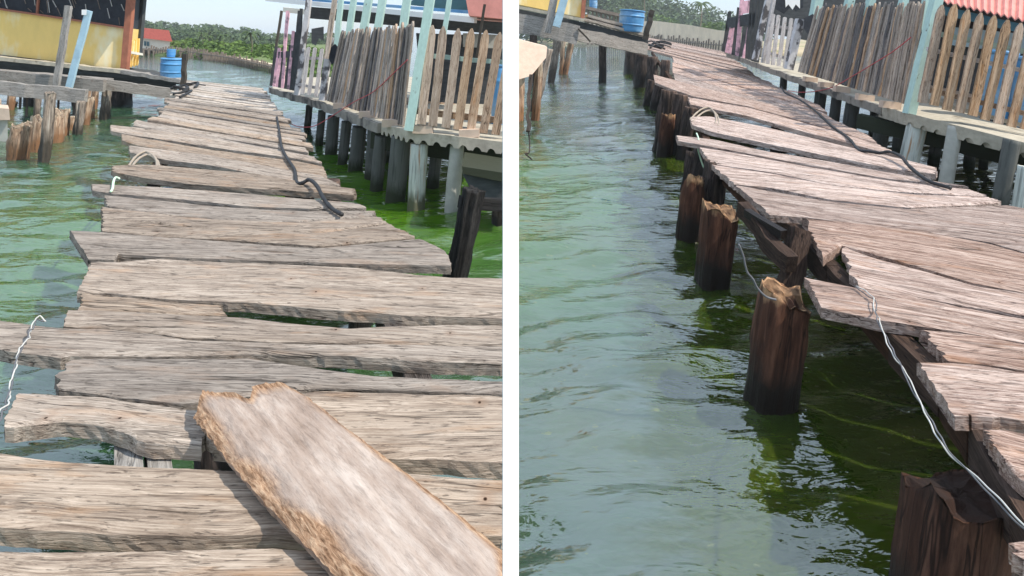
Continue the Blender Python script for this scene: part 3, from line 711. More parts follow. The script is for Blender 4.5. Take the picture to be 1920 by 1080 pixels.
PR([(1376, 345), (1560, 375), (1700, 389), (1890, 382), (1960, 396), (E2, 425)], [(1442, 401), (1508, 404), (1600, 414), (1683, 424), (1855, 452), (1920, 470), (E2, 510)], endj=.03)
PR([(1332, 306), (1440, 323), (1558, 347), (1707, 362), (1852, 369)], [(1374, 343), (1440, 349), (1560, 373), (1700, 387), (1880, 379)], endj=.03)
PR([(1310, 274), (1440, 298), (1660, 337), (1815, 354)], [(1330, 305), (1440, 321), (1558, 345), (1707, 360), (1852, 367)])
PR([(1268, 254), (1340, 262), (1440, 285), (1560, 305), (1700, 330), (1790, 350)], [(1270, 264), (1310, 271), (1440, 296), (1660, 334), (1818, 352)], dz=.012, label='thin plank with a cut end tied with green cord')
PR([(1294, 221), (1330, 219), (1450, 243), (1600, 280), (1690, 301), (1755, 318)], [(1296, 235), (1330, 248), (1440, 272), (1560, 297), (1680, 321), (1756, 330)], dz=.02, label='plank with a rope loop round its outer end')
PR([(1290, 183), (1400, 201), (1560, 246), (1640, 270)], [(1294, 196), (1400, 217), (1500, 246), (1640, 282), (1700, 297)], dz=.01)
PR([(1225, 140), (1300, 160), (1440, 195), (1600, 242), (1630, 256)], [(1228, 155), (1260, 168), (1300, 181), (1400, 199), (1560, 244), (1645, 270)], dz=.012, label='long plank sticking far out over the dark piles')
Lp = [(1264, 148), (1262, 135), (1262, 122), (1261, 107), (1250, 101), (1228, 98), (1214, 92), (1207, 86), (1206, 80), (1203, 74), (1203, 68)]
Rp = [(1612, 252), (1597, 246), (1576, 229), (1553, 216), (1529, 195), (1490, 178), (1452, 161), (1425, 146), (1395, 125), (1375, 112), (1352, 95)]
LW = [GR(*p) for p in Lp]; RW = [GR(*p) for p in Rp]
n = 38; ws = [random.uniform(.7, 1.35)*(1-.012*i) for i in range(n)]; tot = sum(ws); acc = 0
for i in range(n):
    t0 = acc/tot; acc += ws[i]; t1 = acc/tot
    a0, a1 = poly_at(LW, t0), poly_at(LW, t1); b0, b1 = poly_at(RW, t0), poly_at(RW, t1)
    ax = (b0-a0).normalized(); ja = random.uniform(-.12, .12); jb = random.uniform(-.12, .12)
    plank(WR, [tuple(a1+ax*ja), tuple(b1+ax*jb)], [tuple(a0+ax*ja), tuple(b0+ax*jb)], ident, dp, T=.05, dz=random.uniform(-.012, .024), tilt=random.uniform(-.03, .03), edge=.016)
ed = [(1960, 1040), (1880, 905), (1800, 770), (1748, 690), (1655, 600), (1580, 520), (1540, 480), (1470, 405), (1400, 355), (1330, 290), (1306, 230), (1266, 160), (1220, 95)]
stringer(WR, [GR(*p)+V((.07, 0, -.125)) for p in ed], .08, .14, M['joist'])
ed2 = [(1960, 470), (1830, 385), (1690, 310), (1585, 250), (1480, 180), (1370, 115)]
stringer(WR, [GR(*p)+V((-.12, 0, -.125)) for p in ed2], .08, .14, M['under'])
pd = M['pile_dark']; pr = M['pile']
# piles that still carry the walkway
def wpile(t, b, w, mat=pd, **k):
    d = 2090/(b[1]-HZ); return pile('pile', atd(t[0], t[1], d), atd(b[0], b[1], d), w/F*d, mat, k.pop('root', WR), **k)
for t, b, w in (((1188, 96), (1186, 139), 28), ((1204, 102), (1200, 163), 22), ((1224, 106), (1222, 166), 20), ((1248, 112), (1243, 190), 16), ((1222, 150), (1212, 198), 14), ((1236, 158), (1228, 204), 18),
                ((1254, 168), (1238, 284), 26), ((1276, 176), (1262, 290), 24), ((1296, 200), (1278, 298), 24), ((1322, 276), (1304, 352), 34), ((1300, 284), (1290, 350), 24), ((1342, 300), (1330, 440), 34)):
    wpile(t, b, w, rag=.02, sq=.3 if w > 25 else 0)
for p in (GR(1640, 330), GR(1560, 260), GR(1480, 200), GR(1780, 400), GR(1900, 480)):
    q = V((p.x-.1, p.y+.25, 0)); pile('pile', V((q.x, q.y, p.z-.06)), q, .17, pd, WR, rag=.01, n=10, k=12)
# broken piles standing free in the water
def fpile(t, b, w, label, mat=pr, d=None, **k):
    k['rag'] = k.get('rag', .05)*.7; k['rough'] = .008
    d = d or 2090/(b[1]-HZ)
    return tag(pile('rotted_pile', atd(t[0], t[1], d), atd(b[0], b[1], d), w/F*d, mat, **k), label, 'pile', 'rotted piles along the pinkish walkway')
fpile((1254, 208), (1244, 292), 24, 'broken pile stub with a reddish raw face against the dark far piles', rag=.12)
fpile((1302, 322), (1288, 447), 39, 'rotted pile with a pale sunlit flake, behind the two squarer broken piles', rag=.16, sq=.1, bite=(2.6, .10))
fpile((1330, 330), (1316, 436), 34, 'dark pile half hidden behind the pile with the pale flake', M['pile_dark'], rag=.05)
fpile((1352, 374), (1335, 530), 56, 'broken square pile with a bright splintered top, middle of the nearest three', rag=.10, sq=.45, bite=(5.2, .07), taper=1.0)
fpile((1474, 526), (1440, 757), 76, 'tall leaning square pile with a splintered orange top', rag=.10, sq=.5, bite=(5.4, .09), taper=1.0)
fpile((1802, 890), (1752, 1200), 140, 'biggest nearest pile, rotten brown with a hollow top and wire round it', M['pile_wet'], rag=.09, sq=.35, bite=(2.2, .05), taper=1.0, d=1.85, n=26, k=30)
ck = fpile((1862, 918), (1812, 1215), 92, 'dark split half of a pile pressed behind the biggest brown pile', M['pile_dark'], d=1.98, rag=.05, sq=.3)
# diagonal brace and cross bits under the torn ends
bar('brace', atd(1392, 392, 4.0), atd(1486, 492, 3.45), .11, .07, M['joist'], WR, V((0, 0, 1)), rough=.02)
bar('brace', atd(1400, 400, 3.9), atd(1470, 440, 3.6), .05, .05, pr, WR, V((0, 0, 1)))
bar('brace', atd(1502, 430, 3.62), atd(1478, 560, 3.5), .10, .10, M['joist'], WR, rough=.02)
# cable, cords, wires
tag(tube('cable', run([(1465, 164), (1472, 176), (1500, 190), (1530, 212), (1560, 240), (1585, 258), (1596, 270, .01), (1610, 285), (1628, 292, .02), (1650, 297, .03), (1668, 301, .06), (1690, 311, .06), (1706, 324, .03), (1740, 344), (1782, 358)], GR, .024), .0155, M['cable'], wob=.25),
    'thick black cable lying along the pinkish walkway on the fence side', 'cable')
wr = [(1604, 536, .01), (1624, 549, .025), (1640, 560, .03), (1641, 580, .03), (1648, 604, 0), (1660, 632, -.03), (1676, 662, -.05), (1697, 700, -.07), (1720, 745, -.08), (1745, 792, -.07), (1768, 832, -.05), (1800, 868, -.02), (1838, 905, .0), (1868, 935, 0), (1892, 960, 0), (1935, 1000, 0)]
def wpt(px, py, dd):
    p = GR(px, py); return p*1.0+V((0, -.06 if py > 600 else 0, .02+dd*.3))
def onray(px, py, d): return atd(px, py, d)
wd = [onray(px, py, GR(px, py).y*(.985 if py < 600 else .94)-.01) for px, py, _ in wr]
twisted('twisted_wire', wd, .0025, ('wire', 'wire_dark'), .0065, 'bright twisted wire sagging from the jutting plank to the biggest pile', 'wire', .3)
wire2 = [onray(a, b, 2.75) for a, b in ((1385, 458), (1393, 478), (1398, 500), (1402, 512), (1412, 524), (1420, 540), (1436, 556), (1455, 562))]
tag(tube('dangling_wire', wire2, .005, M['wire_dark']), 'thin kinked wire strung between the two splintered piles', 'wire')
tag(tube('green_cord', [onray(a, b, GR(1310, 262).y-.06+c) for a, b, c in ((1306, 250, .1), (1310, 262, 0), (1308, 275, 0), (1312, 292, 0), (1320, 315, 0), (1334, 336, 0), (1352, 362, 0))], .009, M['wire_green']), 'pale green cord tied from the thin plank down to the piles', 'cord')
rl = thing('rope_loop', GR(1318, 225), 'straw coloured rope looped over a plank end of the pinkish walkway', 'rope')
lp = [(1294, 226), (1306, 214, .02), (1318, 207, .05), (1330, 206, .06), (1339, 214, .05), (1343, 226, .03), (1341, 234)]
for q in range(2):
    vs, fs = tube_geo(run([(a+q*5, b+q*4, *[z*.36*(1-.5*q) for z in c or [0]]) for a, b, *c in lp], GR, .01), .013, 7, wob=.5); mk('strand', vs, fs, M['rope'], rl, True)

# ------------------------------------------------------------------ white strip dividing the two views, built as a slim upright
zb = V((-.0018, .86, 0))
divider = thing('white_divider', zb, 'white strip dividing the two views, built as a slim upright pole', 'pole')
pw = 28.6/F*.86
bar('shaft', zb+V((0, 0, -.6)), zb+V((0, 0, 2.02)), pw/.62, .002, M['dividerwhite'], divider, V((.62, .785, 0)), rough=0, n=1)  # the dividing strip between the two views

# ------------------------------------------------------------------ yellow house and old jetty beside the first walkway
def wall_px(name, px, d, th, mat, root, label=None):
    pts = [atd(p[0], p[1], p[2] if len(p) > 2 else d) for p in px]; n = len(pts)
    vs = pts+[p+th for p in pts]
    fs = [tuple(range(n)), tuple(range(2*n-1, n-1, -1))]+[(i, i+n, (i+1) % n+n, (i+1) % n) for i in range(n)]
    if (pts[1]-pts[0]).cross(pts[2]-pts[1]).y > 0: fs = [f[::-1] for f in fs]
    o = mk(name, vs, fs, mat, root)
    if label: o['label'] = label
    return o
TH = V((-.52, 1, 0))
yh = thing('yellow_house', atd(100, 135, 17), 'yellow stilt house with dark screen above its half wall and a red corner post', 'house')
wall_px('wall', [(-120, 0), (240, 53), (232, 130), (-120, 88)], 16, TH*3.2, M['yellow'], yh)
wall_px('screen', [(-120, -70), (246, -40), (240, 52.5), (-120, -.5)], 16.15, TH*3., M['screen'], yh)
wall_px('roof', [(-140, -90), (285, -60), (282, -40), (-140, -68)], 15.2, TH*4.5, M['pinkroof'], yh)
bar('corner_post', atd(248, -30, 15.95), atd(234, 132, 15.95), .17, .14, M['redpost'], yh, rough=.004)
bar('corner_post', atd(270, -30, 18.6), atd(259, 100, 18.6), .16, .16, M['dark'], yh, rough=.004)
bar('sill', atd(-120, -1, 15.93), atd(242, 53, 15.93), .05, .06, M['redpost'], yh, V((0, 0, 1)), rough=.003)
r9 = random.Random(9)
for i in range(34):                                           # netting ribs over the screen
    x = r9.uniform(-20, 236); y0 = r9.uniform(-20, 20)+x*.06; l = r9.uniform(10, 30)
    yb = min(y0+l, 6+.147*(x)+8)
    if y0 < yb-4: bar('net_cord', atd(x, y0, 16.1), atd(x+r9.uniform(2, 8), yb, 16.1), .016, .012, M['wire'] if i % 3 == 0 else M['stake'], yh, rough=.002, n=2)
bar('mullion', atd(74, -30, 16.08), atd(70, 27, 16.08), .05, .05, M['redpost'], yh, rough=.003)
# side porch of yellow slats
for i in range(4): bar('slat', atd(244+i*5.2, 78-i*2, 16.6+i*.5), atd(241+i*5.4, 128-i*1.5, 16.6+i*.5), .075, .03, M['yellow'], yh, point=.1, n=3)
bar('rail', atd(244, 98, 16.5), atd(266, 102, 18.2), .07, .05, M['cream'], yh, V((0, 0, 1)), n=2)
# floor with a rounded scalloped lip
P = [atd(-120, 96, 15.7), atd(232, 134, 15.7), atd(345, 152, 15.6)]
for a, b, m_ in ((P[0], P[1], 'edge'), (P[1], P[2], 'beam')): bar('floor_lip', a, b, .10, .25, M[m_], yh, V((0, 0, 1)), rough=.012, n=30)
sheet_slab('floor', [atd(-120, 99, 15.8), atd(345, 151, 15.8), atd(352, 150, 16.6), atd(290, 132, 18.5), atd(-100, 90, 20)], .12, M['dark'], yh)
wall_px('floor_beam', [(-120, 103), (330, 155), (328, 172), (-120, 128)], 16.2, TH*.15, M['dark'], yh)
for t, b, w in (((223, 160), (223, 198), 34), ((150, 150), (150, 190), 20), ((60, 140), (60, 185), 20)):
    pile('pile', atd(t[0], t[1], 16.8), atd(b[0], b[1], 16.8), w/F*16.8, M['pile_dark'], yh, sq=.4, rag=.01, n=8)
oj = thing('old_jetty', atz(150, 250), 'old grey jetty of crossed beams with two leaning posts beside the yellow house', 'jetty')
dj = 13.2
bar('beam', atd(-60, 138, dj), atd(196, 161, dj), .27, .10, M['beam'], oj, V((0, 0, 1)), rough=.012, n=14)
bar('beam', atd(150, 152, dj+.1), atd(330, 176, dj+.6), .24, .09, M['beam'], oj, V((0, 0, 1)), rough=.010, n=12)
bar('beam', atd(-60, 158, dj-1.2), atd(162, 181, dj-1.2), .27, .10, M['beam'], oj, V((0, 0, 1)), rough=.012, n=14)
bar('beam', atd(-60, 131, dj+.7), atd(200, 152, dj+.7), .10, .5, M['beam'], oj, V((0, 0, 1)), rough=.01, n=10)
bar('post', atd(105, 165, dj-.25), atd(129, 11, dj-.25), .125, .08, M['beam'], oj, rough=.006, label='grey leaning post')
bar('post', atd(129, 166, dj-.2), atd(167, 20, dj-.2), .135, .06, M['bluepaint'], oj, rough=.005, label='pale blue leaning post')
px_slab('cap', [(153, 18), (163, 18), (162, 28), (153, 28)], dj-.3, .05, M['white'], oj)
pile('pile', atd(202, 163, 13.7), atd(197, 223, 13.7), .16, M['pole'], oj, sq=.5, rag=.01)
for x, y in ((176, 205), (162, 210), (20, 205), (-10, 240), (146, 215)):
    pile('pile', atd(x+4, y-55, 2090/(y-HZ)), atd(x, y, 2090/(y-HZ)), .14, M['stub'], oj, rag=.02)
def stub(t, b, w, label, mat, **k):
    d = 2090/(b[1]-HZ); tag(pile('rotted_stub', atd(t[0], t[1], d), atd(b[0], b[1], d), w/F*d, M[mat], **k), label, 'stump', 'rotted stumps in the green water')
stub((40, 221), (33, 297), 28, 'fat nearest stump with a forked worn top in the green water', 'stub', rag=.17, bite=(2.9, .10), rough=.02)
stub((71, 212), (66, 280), 22, 'orange stump between the fat forked stump and the tall twisted pole', 'stub', rag=.12, bite=(0., .1))
stub((94, 170), (82, 302), 17, 'tall thin twisted grey pole with a knobbly top standing in the green water', 'pole', rag=.05, rough=.02, taper=.8)
stub((72, 168), (68, 236), 9, 'thin twisted stick behind the orange stump', 'pole', rag=.04, rough=.015)
stub((107, 203), (103, 267), 24, 'brown stump just right of the tall twisted pole', 'stub', rag=.14, bite=(1., .08))
stub((123, 200), (119, 254), 15, 'slim orange stump, middle of the row under the old jetty', 'stub', rag=.1)
stub((137, 214), (135, 244), 17, 'shortest stump with a pale worn top in the row under the jetty', 'stub', rag=.06)
stub((153, 188), (146, 254), 14, 'dark curved pole at the end of the stump row', 'pole', rag=.03, rough=.02, taper=.7)
stub((166, 178), (160, 233), 14, 'pale orange stump under the jetty beam right of the dark curved pole', 'stub', rag=.05)
stub((172, 180), (170, 222), 9, 'thin pale stump farthest along the stump row', 'stub', rag=.04)
stub((24, 190), (22, 200), 14, 'low stump at the back under the yellow house', 'stub', rag=.03)
for x, y0, y1 in ((52, 192, 218), (39, 183, 205), (110, 192, 225), (140, 190, 220)):
    d = 2090/(y1-HZ+20); bar('hanging_rod', atd(x, y0-14, dj-1.1), atd(x-2, y1, dj-1.1), .03, .03, M['under'], oj, n=3)
cb = thing('concrete_block', atz(8, 264), 'pale concrete landing block at the water among the stumps', 'block')
px_slab('cap', [(-60, 198), (17, 204), (19, 225), (-60, 226)], 10.7, .6, M['conc_warm'], cb); px_slab('wall', [(-60, 226), (14, 225), (15, 272), (-60, 272)], 10.8, .5, M['conc'], cb)

def drum(px_l, px_r, py_t, py_b, d, label, lean=.06, ribs=True, name='barrel', lid=False, cat='barrel'):
    b = atd((px_l+px_r)/2, py_b, d); r = (px_r-px_l)/2/F*d; h = (py_b-py_t)/F*d; root = thing(name, b, label, cat)
    ax = V((lean, 0, 1)).normalized()
    prof = [(r*.86, 0), (r*.9, .02*h)]
    for i in range(1, 13):
        u = i/12*.94; rr = r*(.9+.1*math.sin(u*2.6)); 
        if ribs and i in (4, 9): prof += [(rr, u*h-.012*h), (rr*1.05, u*h), (rr*1.05, u*h+.03*h), (rr, u*h+.042*h)]
        else: prof.append((rr, u*h))
    body = lathe('body', b, prof+[(r*.93, .95*h)], M['blue'], root, axis=ax)
    lathe('rim', b+ax*h*.945, [(r*.9, 0), (r*1.04, 0), (r*1.06, .025*h), (r*1.0, .05*h), (r*.9, .05*h)], M['blue'], body, axis=ax)
    return b+ax*h
t = drum(302, 342, 109, 147, 15.8, 'blue plastic barrel standing at the far end of the grey walkway')
drum(313, 328, 92, 107, 15.9, 'small blue bucket sitting on top of the blue barrel', name='bucket', cat='bucket')
tag(bar('barrel_post', GL(340, 162)-V((0, 0, .3)), GL(340, 162)+V((.10, 0, .78)), .09, .09, M['pole'], None, rough=.02), 'short grey post beside the blue barrel on the grey walkway', 'post')

# ------------------------------------------------------------------ fenced platforms (one beside each walkway)
def corrugated(P, h, tooth, per, root):
    """cement lip cast over corrugated sheet: straight top, toothed bottom"""
    L = sum((P[i+1]-P[i]).length for i in range(len(P)-1)); n = int(L/per)*8; vs = []; fs = []
    for i in range(n+1):
        p = poly_at(P, i/n); k = i % 8; dz = h+tooth*(1, 1.02, .98, 1, .25, 0, .03, .3)[k]*random.uniform(.93, 1.05)
        for y, z in ((0, .004), (0, -dz), (.10, -dz), (.10, .004)): vs.append(p+V((0, y-.012, z)))
    for i in range(n):
        for q in range(4): fs.append((i*4+q, i*4+(q+1) % 4, (i+1)*4+(q+1) % 4, (i+1)*4+q))
    fs += [(3, 2, 1, 0), tuple(n*4+q for q in range(4))]
    return mk('deck_edge', vs, fs, M['edge'], root)
def ladder(pts, x, inv=False):                                            # depth along the platform's front edge
    for (a, b), (c, d) in zip(pts, pts[1:]):
        if a <= x <= c: return 1/(1/b+(1/d-1/b)*(x-a)/(c-a)) if inv else b+(d-b)*(x-a)/(c-a)
    return pts[0][1] if x < pts[0][0] else pts[-1][1]
def rail(root, a, b, dfun, bx0, bx1, off, w, mat, n=5):
    P = [atd(a[0]+(b[0]-a[0])*i/n, a[1]+(b[1]-a[1])*i/n, dfun(bx0+(bx1-bx0)*i/n)+off) for i in range(n+1)]
    vs, fs = [], []
    for p in P:
        for y, z in ((0, -w/2), (.03, -w/2), (.03, w/2), (0, w/2)): vs.append(p+V((0, y, z)))
    for i in range(n):
        for q in range(4): fs.append((i*4+q, i*4+(q+1) % 4, (i+1)*4+(q+1) % 4, (i+1)*4+q))
    fs += [(3, 2, 1, 0), tuple(n*4+q for q in range(4))]
    mk('rail', vs, fs, M[mat], root)
def pickets(root, lst, d, w, mat, point=.1, t=.022, jig=.02, rough=.003, mats=None):
    for i, (tx, ty, bx, by) in enumerate(lst):
        dd = d(bx) if callable(d) else d; dd += random.uniform(-jig, jig)*.3
        bar('picket', atd(bx, by, dd), atd(tx, ty, dd), w/F*dd if w > 1 else w, t, (mats or [M[mat]])[random.randrange(len(mats or [1]))], root, point=point, n=7, rough=rough)
def dense(root, n, topL, topR, baseL, baseR, d, mats, wf=.7):
    for i in range(n):
        u = (i+.5)/n; jx = random.uniform(-1, 1); jy = random.uniform(-7, 5)
        bx = baseL[0]+(baseR[0]-baseL[0])*u; by = baseL[1]+(baseR[1]-baseL[1])*u; tx = topL[0]+(topR[0]-topL[0])*u; ty = topL[1]+(topR[1]-topL[1])*u
        dd = d(bx)+random.choice((0, 0, .03, .06)); a = atd(bx, by, dd); b = atd(tx+jx, ty+jy, dd)
        u2 = (i+1)/n; bx2 = baseL[0]+(baseR[0]-baseL[0])*(u+1/n)
        nx = atd(bx2, by, d(bx2)); wd = (nx-a); wd.z = 0; w = wd.length*wf
        bar('picket', a, b, w*random.uniform(.8, 1.15), .022, random.choice(mats), root, wd.normalized(), point=.06, n=6, rough=.006)

# ---- beside the grey walkway
dl = lambda x: ladder([(505, 13.2), (590, 9.9), (640, 8.7), (715, 7.2), (765, 6.5), (800, 6.38), (957, 6.28)], x, True)
def eL(x):
    y = ladder([(505, 164), (590, 187), (715, 232), (765, 245), (957, 268)], x); return atd(x, y, dl(x))
pf = thing('stilt_platform', V((-1.6, 8, 0)), 'concrete stilt platform with a scalloped lip beside the grey walkway', 'platform')
edge_ = [eL(x) for x in (508, 550, 590, 640, 690, 715)]; front = [eL(x) for x in (715, 765, 860, 956)]
back = [V((-.002*15, 15, .85)), V((-3.2, 15, .9)), V((-5.6, 14.6, .9))]
sheet_slab('deck', edge_+front[1:]+back, .05, M['edge'], pf)
corrugated(front, .085, .045, .145, pf)
for a, b in zip(edge_, edge_[1:]): bar('side_lip', a-V((.02, .02, .05)), b-V((.02, .02, .05)), .12, .05, M['lip'], pf, V((0, 0, 1)), rough=.012, n=12)
bar('beam', atd(700, 262, 7.5), atd(956, 298, 6.85), .20, .12, M['conc_shaded'], pf, V((0, 0, 1)))
for t, b, w, mt in (((786, 276), (780, 387), 32, 'cpile'), ((858, 278), (847, 392), 27, 'conc'), ((738, 262), (728, 372), 36, 'conc'), ((702, 262), (692, 352), 24, 'conc'), ((690, 250), (684, 335), 30, 'conc'),
                    ((660, 245), (652, 318), 26, 'conc'), ((636, 235), (628, 306), 18, 'conc'), ((612, 225), (606, 290), 22, 'conc'), ((590, 215), (584, 270), 14, 'conc'), ((566, 205), (562, 240), 12, 'conc'),
                    ((820, 275), (812, 345), 22, 'conc'), ((905, 285), (899, 352), 24, 'conc'), ((770, 265), (764, 330), 18, 'conc'), ((865, 275), (860, 318), 16, 'conc'), ((930, 285), (927, 325), 16, 'conc'), ((720, 250), (716, 300), 15, 'conc')):
    d = 2090/(b[1]-HZ); sx = 0 if mt == 'cpile' or b[0] > 760 else 14; mt = mt if mt == 'cpile' or b[0] == 847 else 'conc_shaded'; pile('pile', atd(t[0]+sx, t[1]-8, d), atd(b[0]+sx, b[1], d), w/F*d, M[mt], pf, rag=.004, rough=.004, taper=1.0, n=10, label='pale painted pile with rust stains' if mt == 'cpile' else None)
# front pickets
fp = thing('picket_fence', eL(860), 'wide spaced brown pointed pickets at the platform front above the scalloped lip', 'fence')
pickets(fp, [(811, 47, 790, 233), (832, 49, 811, 236), (860, 53, 836, 239), (885, 53, 858, 243), (912, 56, 882, 246), (938, 60, 906, 249), (961, 64, 929, 252)], 6.42, 16, 'picket', point=.12)
bar('rail', atd(800, 104, 6.49), atd(956, 119, 6.49), .05, .03, M['green'], fp, V((0, 0, 1))); bar('rail', atd(782, 208, 6.49), atd(956, 228, 6.49), .07, .03, M['picket'], fp, V((0, 0, 1)))
bar('rail', atd(782, 232, 6.49), atd(956, 252, 6.49), .05, .04, M['conc'], fp, V((0, 0, 1)))
df = thing('picket_fence', eL(680), 'close packed grey brown paling fence along the grey walkway side of the platform', 'fence')
dense(df, 36, (641, 62), (777, 46), (612, 188), (757, 236), lambda x: dl(x)+.12, [M['picket_grey'], M['picket_grey'], M['picket_grey'], M['picket'], M['picket_dark']])
rail(df, (636, 92), (772, 92), dl, 612, 757, .24, .08, 'picket_dark'); rail(df, (622, 150), (764, 190), dl, 612, 757, .24, .08, 'picket_dark')
mf = thing('picket_fence', eL(570), 'short stretch of pale spaced palings left of the blotched post on the platform', 'fence')
pickets(mf, [(579, 88, 567, 176), (591, 89, 579, 178), (604, 91, 592, 181)], 10.0, 7, 'picket_pale', point=.02)
bar('rail', atd(568, 108, 10.05), atd(612, 110, 10.05), .05, .03, M['picket_pale'], mf, V((0, 0, 1))); bar('rail', atd(560, 158, 10.05), atd(606, 166, 10.05), .05, .03, M['picket_pale'], mf, V((0, 0, 1)))
pkf = thing('pink_fence', eL(530), 'dark paling fence with pink painted boards at the far end beside the grey walkway', 'fence')
for i, (x, m_, tp) in enumerate(((510, 'dark', 88), (515.5, 'pink', 90), (521, 'pink', 96), (526, 'dark', 86), (531.5, 'pink', 20), (537, 'dark', 84), (542.5, 'pink', 58), (548, 'dark', 60), (553, 'dark', 20), (557, 'dark', 16))):
    bar('picket', atd(x-2, 161+i*1.1, 12.4-i*.12), atd(x+8, tp, 12.4-i*.12), .055, .03, M[m_], pkf, n=5, rough=.006)
bar('rail', atd(516, 104, 12.45), atd(564, 100, 11.3), .13, .03, M['dark'], pkf, V((0, 0, 1)), n=5)
def post(t, b, d, w, mat, label, group=None, name='porch_post', th=None):
    return tag(bar(name, atd(b[0], b[1], d), atd(t[0], t[1], d), w/F*d, (th or w)/F*d, M[mat], None, rough=.004, n=8), label, 'post', group)
g1 = 'posts of the porch behind the grey walkway fence'
post((811, -30), (767, 244), 6.42, 16, 'green', 'stout pale green post at the corner of the fenced platform by the grey walkway', g1)
post((642, -30), (629, 110), 10.0, 9, 'green', 'pale green post, first right of the blotched white post', g1); post((668, -30), (648, 110), 9.4, 10, 'green', 'pale green post, second right of the blotched white post', g1)
post((697, -30), (672, 110), 8.9, 13, 'green', 'pale green post over the middle of the close palings', g1); post((722, -30), (700, 110), 8.3, 13, 'green', 'pale green post right of the middle of the close palings', g1)
post((768, -30), (748, 110), 7.4, 14, 'green', 'pale green post just left of the stout corner post', g1); post((847, -30), (826, 110), 7.3, 9, 'green', 'slim pale green post behind the brown pickets', g1)
post((583, -30), (557, 178), 10.6, 9, 'blotch', 'tall blotched post between pink boards and pale palings by the grey walkway', g1); post((632, -30), (612, 110), 9.4, 8, 'picket_grey', 'grey brown post leaning above the blotched white stub', g1)
post((620, 70), (604, 188), 9.6, 11, 'blotch', 'blotched white stub post with dark rags next to the pale palings', g1); post((528, 20), (516, 100), 12.6, 4, 'pole', 'thin rough pole rising at the far end of the pink boards', g1)
post((541, 15), (532, 110), 12.2, 5, 'pink', 'slim pinkish pole at the far end under the white porch edge', g1); post((909, 8), (893, 110), 7.1, 5, 'pole', 'thin pointed stick behind the spaced brown pickets', g1)
rg = tag(px_slab('dark_cloth', [(618, 92), (628, 82), (634, 88), (633, 112), (622, 122), (616, 110)], 9.5, .06, M['screen']), 'dark cloth bundle hung on the blotched stub post', 'cloth')
cl = tag(px_slab('dark_sheet', [(584, 54), (607, 50), (607, 76), (598, 72), (592, 86), (584, 80)], 10.4, .05, M['dark']), 'dark sheet hanging above the pale palings', 'cloth')
# porch roof and house behind
rf = thing('porch_roof', atd(700, 60, 9.5), 'white edged porch roof with a dark underside over the fenced platform', 'roof')
bar('fascia', atd(500, -2, 11.8), atd(892, 38, 8.6), .085, .06, M['white'], rf, V((0, 0, 1)), rough=.002)
bar('fascia', atd(533, 18, 12.2), atd(640, 30, 10.8), .10, .06, M['cream'], rf, V((0, 0, 1)), rough=.002)
bar('gutter', atd(560, -2, 11.9), atd(885, 23, 8.7), .05, .06, M['blue'], rf, V((0, 0, 1)), rough=.002)
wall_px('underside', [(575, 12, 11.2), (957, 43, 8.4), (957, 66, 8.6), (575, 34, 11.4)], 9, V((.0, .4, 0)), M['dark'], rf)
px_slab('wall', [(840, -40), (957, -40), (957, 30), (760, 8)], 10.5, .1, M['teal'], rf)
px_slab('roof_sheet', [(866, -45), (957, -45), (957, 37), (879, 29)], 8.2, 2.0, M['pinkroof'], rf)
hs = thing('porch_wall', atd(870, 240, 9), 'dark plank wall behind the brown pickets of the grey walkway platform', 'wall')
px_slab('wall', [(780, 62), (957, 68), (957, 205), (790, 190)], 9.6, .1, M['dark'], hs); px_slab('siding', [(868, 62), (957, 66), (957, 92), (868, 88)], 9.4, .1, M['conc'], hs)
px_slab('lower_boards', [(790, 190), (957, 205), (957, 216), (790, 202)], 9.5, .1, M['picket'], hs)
drum(920, 955, 118, 236, 7.6, 'tall blue drum standing behind the brown pickets by the white divider', lean=.0)
for x, y in ((793, 238), (880, 246), (640, 196), (690, 212), (735, 228)):
    a = atd(x, y, dl(x)+.06); tag(bar('cement_foot', a-V((.11, 0, .02)), a+V((.11, 0, -.02)), .085, .09, M['conc_warm'], None, V((0, 0, 1)), rough=.006, n=3), {793: 'cement foot beside the stout green corner post', 880: 'cement foot under the middle of the brown pickets', 640: 'farthest cement foot under the close palings', 690: 'cement foot under the middle of the close palings', 735: 'cement foot under the close palings nearest the corner post'}[x], 'cement foot', 'cement feet under the platform fence')
tag(tube('red_string', [atd(*p) for p in ((545, 232, 8.9), (563, 238, 8.7), (590, 236, 8.5), (625, 216, 8.3), (662, 192, 8.), (700, 172, 7.6), (735, 140, 7.1), (764, 112, 6.75))], .006, M['red']), 'red string running from the grey walkway up to the green corner post', 'string')
# near black leaning post, cross bar and tarred concrete ramp
bp = thing('black_pile', atz(850, 560), 'black tarred leaning pile with a cross bar standing beside the near planks', 'pile')
d = 4.25; pile('shaft', atd(886, 350, d), atd(848, 560, d), 33/F*d, M['tar'], bp, rag=.03, rough=.02)
bar('cross_bar', atd(862, 380, d), atd(956, 384, d+.2), .09, .06, M['tar'], bp, V((0, 0, 1)))
rp = thing('concrete_ramp', atz(920, 400), 'sloping concrete slab with a tarred black underside behind the black pile', 'slab')
px_slab('top_slab', [(866, 312), (957, 326), (957, 344), (868, 326)], 5.6, .7, M['conc_shaded'], rp); px_slab('side', [(868, 327), (957, 345), (957, 398), (890, 372)], 5.7, .5, M['dark'], rp)
for x in (935, 952): pile('leg', atd(x, 385, 5.95), atd(x, 421, 5.95), .10, M['pile_dark'], rp, rag=.01, n=6, k=10)

